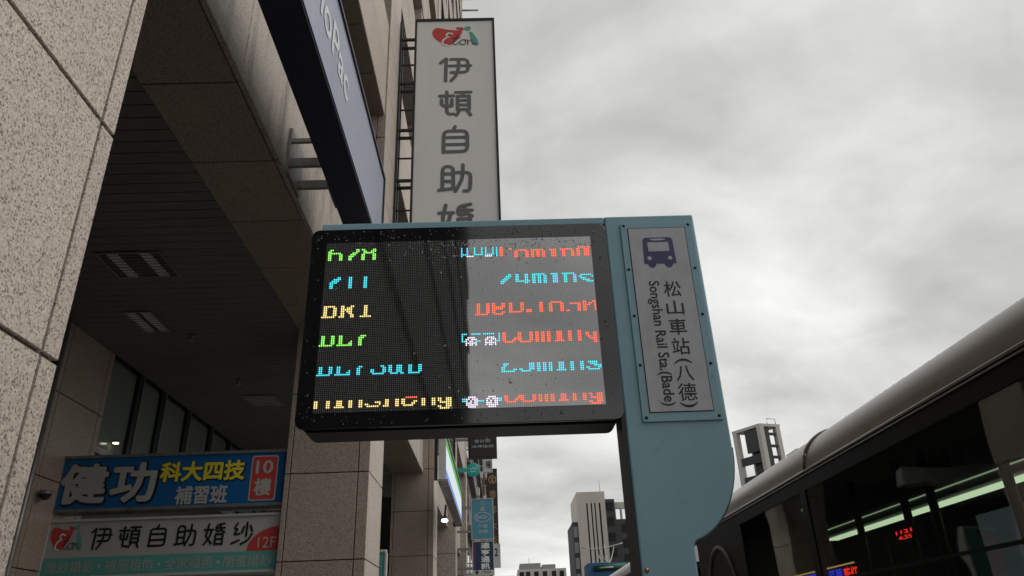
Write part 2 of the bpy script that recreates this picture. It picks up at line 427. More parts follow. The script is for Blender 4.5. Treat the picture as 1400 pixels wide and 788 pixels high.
# ------------------------------------------------------------------ granite arcade building
XP0, XP1, XB, XI = -2.47, -1.5, -1.762, -5.15     # pillar back / pillar street face / beam face / inner wall
ZS = 5.30                                          # soffit height
bld = thing('arcade_building', (-6, 5, 0), 'brown granite clad arcade building along the left side with tall square pillars', 'building')
GAP = .006
def course_levels(top):
    z, out = -0.35, []
    while z < top:
        out.append((max(z, .0), min(z + .96, top))); z += .96
    return [(a, b) for a, b in out if b - a > .05]
def pillar(y0, y1, top, zmin=0.0, GAP=GAP, core='joint', ins=.035):
    p = BX(XP0 + .035, XP1 - ins, y0 + .035, y1 - .035, 0, top).build('pillar', MT[core], bld)
    for za, zb in course_levels(top):
        if zb < zmin: continue
        a, b = za + GAP, zb - GAP
        for u, v in ((y0 + .0302, y0 + .10), (y0 + .10, y1 - .095), (y1 - .095, y1)):
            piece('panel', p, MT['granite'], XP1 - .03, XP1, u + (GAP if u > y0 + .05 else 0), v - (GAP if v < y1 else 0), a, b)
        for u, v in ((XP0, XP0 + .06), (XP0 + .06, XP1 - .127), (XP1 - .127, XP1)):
            piece('panel', p, MT['granite_front_shaded'], u + (GAP if u > XP0 else 0), v - (GAP if v < XP1 else 0), y0, y0 + .03, a, b)
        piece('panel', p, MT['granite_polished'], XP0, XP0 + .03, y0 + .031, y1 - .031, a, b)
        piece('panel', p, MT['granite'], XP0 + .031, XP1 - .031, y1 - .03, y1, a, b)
    return p
def plain_pillar(y0, y1, top, z0=0):
    return BX(XP0, XP1, y0, y1, z0, top).build('pillar', MT['granite_far'], bld)
pillar(1.37, 2.396, ZS, 0, .0085, 'mortar', .014)
pillar(8.62, 9.65, 12.8, 1.0)
pillar(17.3, 18.33, 9.0, 1.0)
ROOF = 44.0
plain_pillar(1.372, 2.394, ROOF, ZS + .01); plain_pillar(8.622, 9.648, ROOF, 12.81); plain_pillar(17.302, 18.328, ROOF, 9.01)
far_p = [(25.9, 26.9), (34.1, 35.1)]
back_p = []
for a, b in far_p + back_p: plain_pillar(a, b, ROOF)
pil = sorted([(1.37, 2.396), (8.62, 9.65), (17.3, 18.33)] + far_p + back_p)
# beams, soffits and upper floors, bay by bay
for i in range(len(pil) - 1):
    y0, y1 = pil[i][1], pil[i + 1][0]
    near = y0 in (2.396, 9.65)
    if near:
        bm_ = BX(XP0 + .035, XB - .035, y0 + .003, y1 - .003, ZS + .035, 6.85).build('beam', MT['joint'], bld)
        ys = [y0]
        yy = 3.16 if y0 < 5 else y0 + .93
        while yy < y1 - .4: ys.append(yy); yy += .945
        ys.append(y1)
        for a, b in zip(ys[:-1], ys[1:]):
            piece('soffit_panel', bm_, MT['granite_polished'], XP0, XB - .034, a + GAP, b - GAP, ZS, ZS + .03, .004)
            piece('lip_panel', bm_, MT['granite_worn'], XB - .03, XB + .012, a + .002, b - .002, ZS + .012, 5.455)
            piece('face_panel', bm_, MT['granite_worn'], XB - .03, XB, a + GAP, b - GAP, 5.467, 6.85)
    else:
        BX(XP0, XB, y0, y1, ZS, 6.85).build('beam', MT['granite_far'], bld)
    # recessed first-floor windows
    BX(-2.75, -2.70, y0, y1, 6.85, 8.72).build('window_band', MT['dark_glass'], bld)
    n = max(2, int((y1 - y0) / 1.4))
    if near:
        for k in range(n + 1):
            yc = y0 + (y1 - y0) * k / n
            BX(-2.72, -2.64, max(y0, yc - .03), min(y1, yc + .03), 6.86, 8.70).build('mullion', MT['black_metal'], bld)
    # spandrels and upper windows
    z = 8.69; fl = 0
    while z < ROOF - 2:
        if near and fl == 0:
            s_ = BX(-2.75, XP1 - .06, y0 + .003, y1 - .003, z + .035, z + 1.75).build('spandrel', MT['joint'], bld)
            ys = [y0] + [y1 - .88 * k for k in range(int((y1 - y0) / .88), 0, -1)] + [y1]
            for a, b in zip(ys[:-1], ys[1:]):
                if b - a < .1: continue
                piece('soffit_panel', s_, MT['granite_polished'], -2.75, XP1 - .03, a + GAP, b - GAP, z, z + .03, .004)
                piece('face_panel', s_, MT['granite'], XP1 - .055, XP1 - .025, a + GAP, b - GAP, z + .01, z + .87)
                piece('face_panel', s_, MT['granite'], XP1 - .055, XP1 - .025, a + GAP, b - GAP, z + .88, z + 1.75)
        else:
            BX(-2.75, XP1 - .03, y0 + .002, y1 - .002, z, z + 1.75).build('spandrel', MT['granite_far'], bld)
        top = min(z + 3.5, ROOF)
        g = BX(-2.30, -2.25, y0 + .002, y1 - .002, z + 1.75, top).build('window', MT['sky_glass'], bld)
        if near or 18 < y0 < 27:
            for k in range(1, 4):
                yc = y0 + (y1 - y0) * k / 4
                wdt = .32 if k == 2 else .05
                BX(-2.26, -2.0 if k != 2 else XP1 - .05, yc - wdt, yc + wdt, z + 1.752, top - .002).build('mullion', MT['granite_far'] if k == 2 else MT['black_metal'], g)
        z += 3.5; fl += 1
BX(-14, -2.9, 1.38, 35.1, 6.9, ROOF).build('upper_storeys', MT['dark_wall'], bld)
BX(-14, XP1 + .06, 1.38, 35.1, ROOF, ROOF + .8).build('parapet', MT['granite_far'], bld)
for zz in (38.6, 39.6):
    MB().tube([(-2.0, 34.8, zz), (.75 - 1.2, 34.8, zz)], .06, 6).build('pipe', MT['grey_metal'], bld)
# ceiling of the arcade
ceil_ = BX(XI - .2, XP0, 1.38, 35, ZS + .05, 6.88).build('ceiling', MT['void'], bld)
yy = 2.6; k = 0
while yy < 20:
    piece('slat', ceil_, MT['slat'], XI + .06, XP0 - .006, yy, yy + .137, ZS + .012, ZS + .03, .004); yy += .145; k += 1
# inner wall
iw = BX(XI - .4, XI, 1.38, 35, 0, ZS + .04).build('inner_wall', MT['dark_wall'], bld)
pier = BX(XI, XI + .05, 8.15, 9.30, 0, ZS + .02).build('pier', MT['joint'], bld)
for za, zb in course_levels(ZS + .01):
    for u, v in ((8.15, 8.27), (8.27, 9.18), (9.18, 9.30)):
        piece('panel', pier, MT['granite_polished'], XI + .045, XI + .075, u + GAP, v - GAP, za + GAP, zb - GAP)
gw = BX(XI + .002, XI + .03, 9.31, 16.6, 4.02, 4.10).build('transom_window', MT['grey_metal'], bld)
yw = [9.33, 10.18, 10.95, 11.94, 12.98, 13.95, 14.95, 15.95, 16.6]
for a, b in zip(yw[:-1], yw[1:]):
    BX(XI + .012, XI + .022, a + .03, b - .11, 4.1, 5.26).build('pane', MT['green_glass'], gw)
    BX(XI + .002, XI + .07, b - .11, b + .03, 4.1, ZS + .01).build('mullion', MT['black_metal'], gw)
    BX(XI + .07, XI + .085, b + .005, b + .025, 4.1, ZS).build('mullion_edge', MT['grey_metal'], gw)
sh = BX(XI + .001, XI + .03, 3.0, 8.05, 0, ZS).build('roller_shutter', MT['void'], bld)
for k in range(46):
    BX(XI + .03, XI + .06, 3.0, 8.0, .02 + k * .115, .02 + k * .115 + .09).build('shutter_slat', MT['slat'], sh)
MB().tube([(XI + .09, 8.10, 0), (XI + .09, 8.10, ZS)], .035, 10).build('drain_pipe', MT['grey_metal'], bld)
BX(-5.1, -2.5, 13.6, 14.0, 4.02, 4.32).build('ceiling_duct', MT['white_plastic'], bld)
BX(XI + .01, XP0 - .01, 34.0, 34.2, 0, ZS).build('end_wall', MT['dark_wall'], bld)

# unseen building behind the photographer, made near black to darken the display's reflection
mat('reflection_dark', (.022, .022, .023), .9, spec=.1)
ob = thing('unseen_block', (-8, -19, 0), 'unseen building behind the camera, made near black to darken the display reflection', 'building')
BX(-16, -1.6, -36.0, 1.2, 0, 46).build('wall', MT['reflection_dark'], ob)
for k in range(12):
    BX(-1.599, -1.50, -35.9, 1.1, 3.2 + 3.5 * k, 4.4 + 3.5 * k).build('ledge', MT['reflection_dark'], ob)
BX(-1.59, -.75, -30.2, -30.0, 7.5, 10.4).build('unseen_blade_panel', MT['reflection_dark'], ob)

# ceiling lights, sprinklers, lamps
def louver_light(x, y, sx, sy, label, tubes=True):
    t = thing('ceiling_light', (x, y, ZS), label, 'light', 'louvred lights in the arcade ceiling')
    m = MB()
    z = ZS + .006
    fw = .025
    m.box(x - sx / 2, x + sx / 2, y - sy / 2, y - sy / 2 + fw, z - .012, z); m.box(x - sx / 2, x + sx / 2, y + sy / 2 - fw, y + sy / 2, z - .012, z)
    m.box(x - sx / 2, x - sx / 2 + fw, y - sy / 2 + fw, y + sy / 2 - fw, z - .012, z); m.box(x + sx / 2 - fw, x + sx / 2, y - sy / 2 + fw, y + sy / 2 - fw, z - .012, z)
    m.build('frame', MT['grey_metal'], t)
    if tubes:
        for s in (-.19, .19):
            BX(x + s * sx * 1.3 - .055, x + s * sx * 1.3 + .055, y - sy / 2 + .03, y + sy / 2 - .03, z - .010, z - .002).build('diffuser', MT['white_plastic'], t)
    else:
        BX(x - sx / 2 + fw, x + sx / 2 - fw, y - sy / 2 + fw, y + sy / 2 - fw, z - .003, z - .001).build('diffuser', MT['white_plastic'], t)
    n = 9
    for k in range(1, n):
        yc = y - sy / 2 + sy * k / n
        BX(x - sx / 2 + fw, x + sx / 2 - fw, yc - .004, yc + .004, z - .014, z - .004).build('louvre', MT['slat'] if tubes else MT['grey_metal'], t)
    return t
louver_light(-3.67, 6.8, .66, .56, 'square louvred ceiling light with two pale tubes, nearest in the dark slatted ceiling')
louver_light(-4.2, 8.25, .34, .62, 'unlit flush ceiling light, second into the dark arcade ceiling')
louver_light(-3.75, 11.5, .52, .62, 'pale grid ceiling light beside the second granite pillar', False)
for x, y, lb in ((-3.84, 8.68, 'small grey sprinkler head hanging from the slatted ceiling, nearer one'), (-3.81, 10.44, 'small grey sprinkler head hanging from the slatted ceiling, farther one')):
    m = MB(); m.tube([(x, y, ZS + .01), (x, y, ZS - .05)], .022, 8); m.tube([(x, y, ZS - .05), (x, y, ZS - .055), (x, y, ZS - .075)], [.012, .045, .045], 10)
    tag(m.build('sprinkler', MT['grey_metal'], None, (x, y, ZS)), lb, 'sprinkler', 'sprinkler heads in the arcade')
t = thing('downlight', (XI + .1, 9.83, 4.21), 'tiny lit round downlight by the arcade window pane above the blue sign', 'lamp')
MB().tube([(XI + .03, 9.83, 4.23), (XI + .10, 9.70, 4.235)], .012, 6).build('arm', MT['grey_metal'], t)
MB().tube([(XI + .10, 9.70, 4.25), (XI + .10, 9.70, 4.215)], .04, 12).build('can', MT['grey_metal'], t)
MB().tube([(XI + .10, 9.70, 4.214), (XI + .10, 9.70, 4.205)], .036, 12).build('lens', MT['lamp_warm'], t)
t = thing('security_camera', (XI + .08, 8.32, 3.25), 'small dark dome camera on the pier beside the blue hanging sign', 'camera')
MB().tube([(XI + .08, 8.32, 3.30), (XI + .16, 8.32, 3.30)], .02, 8).build('arm', MT['grey_metal'], t)
MB().dome((XI + .16, 8.32, 3.29), .06, (0, 0, -1), 1.0, 10, 4).build('dome', MT['black_metal'], t)
MB().tube([(XI + .16, 8.32, 3.33), (XI + .16, 8.32, 3.29)], .065, 12).build('housing', MT['grey_metal'], t)

# ------------------------------------------------------------------ wedding shop lettering shared by two signs
YI = [[(4, 76), (22, 93)], [(22, 93), (20, 5)], [(36, 90), (92, 90), (92, 38), (38, 38)], [(32, 64), (100, 64)], [(62, 90), (62, 55), (54, 26), (38, 6)]]
DUN = [[(2, 80), (46, 80)], [(8, 66), (8, 42), (40, 42)], [(40, 66), (40, 42)], [(24, 96), (24, 12), (46, 12)], [(52, 93), (100, 93)], [(75, 93), (73, 78)], [(58, 78), (94, 78)], [(58, 78), (58, 28)], [(94, 78), (94, 28)], [(58, 28), (94, 28)], [(58, 62), (94, 62)], [(58, 45), (94, 45)], [(66, 28), (54, 7)], [(86, 28), (98, 7)]]
ZI = [[(50, 99), (44, 84)], [(50, 83), (15, 83), (15, 8)], [(50, 83), (87, 83), (87, 10), (15, 10)], [(15, 60), (87, 60)], [(15, 35), (87, 35)]]
ZHU = [[(12, 14), (12, 91), (44, 91), (44, 18)], [(12, 66), (44, 66)], [(12, 41), (44, 41)], [(2, 12), (52, 18)], [(54, 70), (96, 70), (93, 8), (76, 8)], [(73, 96), (71, 48), (50, 7)]]
HUN = [[(3, 70), (44, 70)], [(22, 95), (11, 42), (42, 10)], [(37, 70), (30, 38), (6, 7)], [(94, 96), (58, 90), (58, 62), (76, 64)], [(58, 77), (98, 77)], [(76, 91), (80, 68), (98, 58)], [(58, 50), (92, 50)], [(58, 50), (58, 6)], [(92, 50), (92, 6)], [(58, 8), (92, 8)], [(58, 29), (92, 29)]]
SHA = [[(24, 95), (8, 70), (30, 70), (8, 44), (36, 48)], [(4, 8), (38, 20)], [(70, 96), (70, 38)], [(56, 78), (48, 52)], [(86, 82), (97, 58)], [(96, 46), (80, 18), (48, 4)]]
def wedding_emblem(parent, c, wd, ht, k=1.0):
    e = flatpoly(smooth_pts([(2, 88), (12, 100), (30, 88), (52, 84), (66, 82), (62, 60), (52, 30), (34, 6), (22, 22), (8, 40), (0, 66)]), MT['red'], parent, c, wd, ht, name='emblem')
    flatpoly(smooth_pts([(48, 98), (60, 99), (68, 96), (68, 82), (58, 82)]), MT['red'], e, c, wd, ht, name='bride_head', lift=.0034)
    flatpoly(ellipse(76, 92, 7, 11), MT['teal'], e, c, wd, ht, name='groom_head', lift=.0036)
    flatpoly(smooth_pts([(78, 78), (86, 76), (96, 40), (100, 14), (95, 6), (88, 14), (82, 44)]), MT['teal'], e, c, wd, ht, name='groom_body', lift=.0036)
    th = wd * .030 * k
    strokes([[(44, 66), (36, 72), (30, 62), (34, 52), (40, 50), (30, 48), (22, 32), (24, 14), (34, 12)]], MT['blade_white'] if k == 1 else MT['white'], e, c, wd, ht, th * 1.3, name='script_letter', lift=.0065)
    strokes([[(56, 60), (44, 20), (50, 12), (58, 24)], [(44, 44), (60, 46)], [(66, 38), (58, 28), (62, 12), (70, 14), (72, 32), (66, 38), (76, 34)], [(76, 36), (76, 12)], [(76, 26), (84, 38), (86, 14), (94, 18)]], MT['char_black'], e, c, wd, ht, th * .62, name='script_letter', lift=.0070)
    return e

# ------------------------------------------------------------------ tall white blade sign
YB = 9.6
t = thing('blade_sign', (-.55, YB + .12, 6.0), 'tall white vertical sign with grey characters and red emblem above the display', 'sign')
BX(-1.205, .115, YB, YB + .24, 6.0, 11.55).build('panel', MT['blade_white'], t)
m = MB()
for a in ((-1.24, -1.207, YB - .02, YB + .26, 5.97, 11.6), (.117, .15, YB - .02, YB + .26, 5.97, 11.6), (-1.207, .117, YB - .02, YB + .26, 11.552, 11.6), (-1.207, .117, YB - .02, YB + .26, 5.97, 5.998)): m.box(*a)
m.build('frame', MT['black_metal'], t)
wedding_emblem(t, (-.535, YB, 11.17), .82, .48)
for g, zc in zip((YI, DUN, ZI, ZHU, HUN, SHA), (10.44, 9.70, 8.955, 8.215, 7.475, 6.735)):
    strokes(g, MT['char_grey'], t, (-.545, YB, zc), .53, .56, .062)
fr = MB()
for yq in (YB + .02, YB + .22):
    fr.box(-1.50, -1.46, yq - .02, yq + .02, 6.0, 11.55)
    zz = 6.25
    while zz < 11.6:
        fr.box(-1.46, -1.24, yq - .018, yq + .018, zz - .022, zz + .022); zz += .98
fr.build('bracket_frame', MT['black_metal'], t)
zz = 6.74
while zz < 11.5:
    BX(-1.46, -1.24, YB + .10, YB + .12, zz - .012, zz + .012).build('tie_bar', MT['black_metal'], t); zz += .98

# ------------------------------------------------------------------ bank light box
XF = -1.1
t = thing('bank_sign', (-1.2, 0, 5.13), 'long navy box sign with pale blue face and white letters over the arcade', 'sign')
YE0, YE1 = 1.2, 6.35
BX(-1.36, XF - .004, YE0, YE1, 5.13, 5.99).build('box_body', MT['navy'], t)
BX(XF - .004, XF + .004, YE0 + .02, YE1 - .02, 5.15, 5.97).build('face', MT['bank_face'], t)
m = MB(); m.box(XF - .01, XF + .02, YE0, YE1, 5.975, 6.01); m.box(XF - .003, XF + .02, YE1 - .02, YE1 + .01, 5.13, 5.975); m.build('edge_trim', MT['black_metal'], t)
text('SinoPac', MT['bank_text'], t, (XF + .004, 3.83, 5.585), 1.37, .31, '+x', bold=.012)
for yc in (2.55, 5.35):
    br = MB()
    br.box(XB + .031, -1.401, yc - .09, yc - .05, 5.40, 5.48); br.box(XB + .031, -1.401, yc + .25, yc + .29, 5.40, 5.48)
    br.box(XB + .003, XB + .03, yc - .1, yc + .3, 5.33, 5.80); br.box(-1.40, -1.362, yc - .09, yc + .29, 5.20, 5.70)
    br.box(XB + .031, -1.401, yc - .08, yc - .05, 5.66, 5.70); br.box(XB + .031, -1.401, yc + .25, yc + .28, 5.66, 5.70)
    br.build('bracket', MT['grey_metal'], t)

# ------------------------------------------------------------------ two signs hung across the arcade
YH = 8.70
BADGE = [(6, 0), (94, 0), (100, 4), (100, 96), (94, 100), (6, 100), (0, 96), (0, 4)]
t = thing('hanging_sign', (-3.8, YH + .1, 3.18), 'blue box sign with big white and yellow characters hung across the arcade', 'sign', 'signs hung across the arcade')
BX(-5.07, -2.475, YH, YH + .22, 3.19, 3.765).build('panel', MT['sign_blue'], t)
m = MB(); m.box(-5.10, -2.473, YH - .02, YH + .24, 3.767, 3.80); m.box(-5.10, -2.473, YH - .02, YH + .24, 3.155, 3.188); m.box(-5.10, -5.072, YH - .02, YH + .24, 3.189, 3.766); m.build('frame', MT['grey_metal'], t)
for ch, xc, wd, ht in (('健', -4.80, .54, .46), ('功', -4.23, .52, .46)):
    text(ch, MT['char_black'], t, (xc + .01, YH, 3.468), wd + .04, ht + .04, bold=.055, lift=.003, name='lettering_outline')
    text(ch, MT['shaded_white'], t, (xc, YH, 3.475), wd, ht, bold=.033, lift=.006)
text('科大四技', MT['char_black'], t, (-3.445, YH, 3.572), 1.01, .255, bold=.055, lift=.003, name='lettering_outline')
text('科大四技', MT['yellow'], t, (-3.45, YH, 3.577), .98, .235, bold=.035, lift=.006)
text('補習班', MT['shaded_white'], t, (-3.43, YH, 3.305), .60, .21, bold=.03)
flatpoly(BADGE, MT['shaded_white'], t, (-2.735, YH, 3.475), .31, .52, name='floor_badge_border', lift=.002)
flatpoly(BADGE, MT['red'], t, (-2.735, YH, 3.475), .28, .49, name='floor_badge', lift=.004)
text('10', MT['shaded_white'], t, (-2.735, YH, 3.60), .20, .155, bold=.02, lift=.007)
text('樓', MT['shaded_white'], t, (-2.735, YH, 3.37), .20, .20, bold=.03, lift=.007)
t = thing('hanging_sign', (-3.8, YH + .1, 2.48), 'white and green box sign with wedding emblem hung below the blue sign', 'sign', 'signs hung across the arcade')
BX(-5.07, -2.475, YH, YH + .22, 2.47, 3.045).build('panel', MT['shaded_white'], t)
BX(-5.07, -2.475, YH - .003, YH - .0005, 2.47, 2.665).build('green_band', MT['teal'], t)
m = MB(); m.box(-5.10, -2.473, YH - .02, YH + .24, 3.047, 3.075); m.box(-5.10, -2.473, YH - .02, YH + .24, 2.44, 2.468); m.box(-5.10, -5.072, YH - .02, YH + .24, 2.469, 3.046); m.build('frame', MT['light_metal'], t)
wedding_emblem(t, (-4.86, YH, 2.86), .38, .29, 1.1)
for k, g in enumerate((YI, DUN, ZI, ZHU, HUN, SHA)):
    strokes(g, MT['char_black'], t, (-4.48 + k * .315, YH, 2.86), .235, .25, .024)
for k, ph in enumerate(('婚紗攝影', '禮服租借', '全家福照', '閨蜜婚紗')):
    text(ph, MT['shaded_white'], t, (-4.76 + k * .65, YH - .003, 2.565), .53, .125)
    if k < 3: flatpoly(ellipse(50, 50, 50, 50, 12), MT['shaded_white'], t, (-4.435 + k * .65, YH - .003, 2.565), .035, .035, name='bullet')
m = MB(); P = [(-2.477, 2.667)] + [(-2.477 - .36 * math.cos(a), 2.667 + .26 * math.sin(a)) for a in [math.pi / 2 * i / 12 for i in range(13)]]
m.add([(x, YH - .003, z) for x, z in P], [tuple(range(len(P)))]); m.build('floor_badge', MT['red'], t)
text('12F', MT['shaded_white'], t, (-2.62, YH - .003, 2.755), .20, .115)

# ------------------------------------------------------------------ bus stop sign with LED display
D = 2.36
LX0, LX1, LZ1, LZ0 = -.6018, .3604, 2.9484, 2.3112
PX, PZ = (LX1 - LX0) / 144, (LZ1 - LZ0) / 96
LEDB = led_board()
stop = thing('bus_stop_sign', (.5, D + .06, 0), 'light blue bus stop post carrying a wide LED arrival display and name plate', 'bus stop')
YP = D + .012                                   # front plane of the blue post
# post: flag plate that narrows below through a quarter curve
out = [(.425, 0.0), (.425, 3.046), (.762, 3.046), (.765, 2.16)]
cx, cz, rx, rz = .57, 2.16, .195, .292
out += [(cx + rx * math.cos(a), cz - rz * math.sin(a)) for a in [R(q) for q in range(8, 84, 6)]]
out += [(.603, 1.868), (.597, 1.862), (.597, 0.0)]
MB().prism(out, YP, YP + .085, 'y').build('post', MT['stop_blue'], stop, bevel=.006)
edge = MB()
pr = [Vector(p) for p in out[3:]][:-1]
for a, b in zip(pr[:-1], pr[1:]):
    d = (b - a)
    if d.length < 1e-4: continue
    nn = Vector((-d.y, d.x)).normalized() * .005
    if nn.x < 0 and abs(d.y) > abs(d.x): nn = -nn
    if abs(d.y) <= abs(d.x) and nn.y > 0: nn = -nn
    edge.add([(a.x, YP + .012, a.y), (b.x, YP + .012, b.y), (b.x + nn.x, YP + .012, b.y + nn.y), (a.x + nn.x, YP + .012, a.y + nn.y),
              (a.x, YP + .09, a.y), (b.x, YP + .09, b.y), (b.x + nn.x, YP + .09, b.y + nn.y), (a.x + nn.x, YP + .09, a.y + nn.y)],
             [(0, 1, 2, 3), (7, 6, 5, 4), (0, 4, 5, 1), (3, 2, 6, 7), (1, 5, 6, 2), (0, 3, 7, 4)])
edge.build('edge_seal', MT['black_metal'], stop)
BX(.412, .4245, YP + .004, YP + .12, 0, 2.30).build('side_cover', MT['black_metal'], stop)
BX(-.632, .4245, YP + .004, YP + .085, 3.016, 3.046).build('top_bar', MT['stop_blue'], stop, bevel=.004)
BX(-.60, .4245, YP + .03, YP + .08, 2.32, 3.012).build('back_frame', MT['stop_blue'], stop)
MB().dome((.4415, YP, 1.793), .008, (0, -1, 0), .6, 10).build('screw', MT['screw_brass'], stop)
# display housing: rounded front bezel and a shallower back box
def rrect(x0, x1, z0, z1, r, n=6):
    P = []
    for (cx_, cz_, a0) in ((x1 - r, z1 - r, 0), (x0 + r, z1 - r, 90), (x0 + r, z0 + r, 180), (x1 - r, z0 + r, 270)):
        P += [(cx_ + r * math.cos(R(a0 + 90 * i / n)), cz_ + r * math.sin(R(a0 + 90 * i / n))) for i in range(n + 1)]
    return P
disp = MB().prism(rrect(-.661, .4222, 2.258, 3.008, .03), D - .006, D + .006, 'y').build('display', MT['bezel'], stop, bevel=.002)
MB().prism(rrect(-.652, .4135, 2.264, 2.999, .03), D + .0062, D + .03, 'y').build('seal', MT['void'], disp)
MB().prism(rrect(-.648, .4095, 2.256, 2.999, .03), D + .0302, D + .165, 'y').build('housing', MT['housing'], disp, bevel=.004)
BX(LX0 - .002, LX1 + .002, D - .0085, D - .0062, LZ0 - .002, LZ1 + .002).build('led_board', LEDB, disp)
def stem(n, s='XX'): return [s] * n
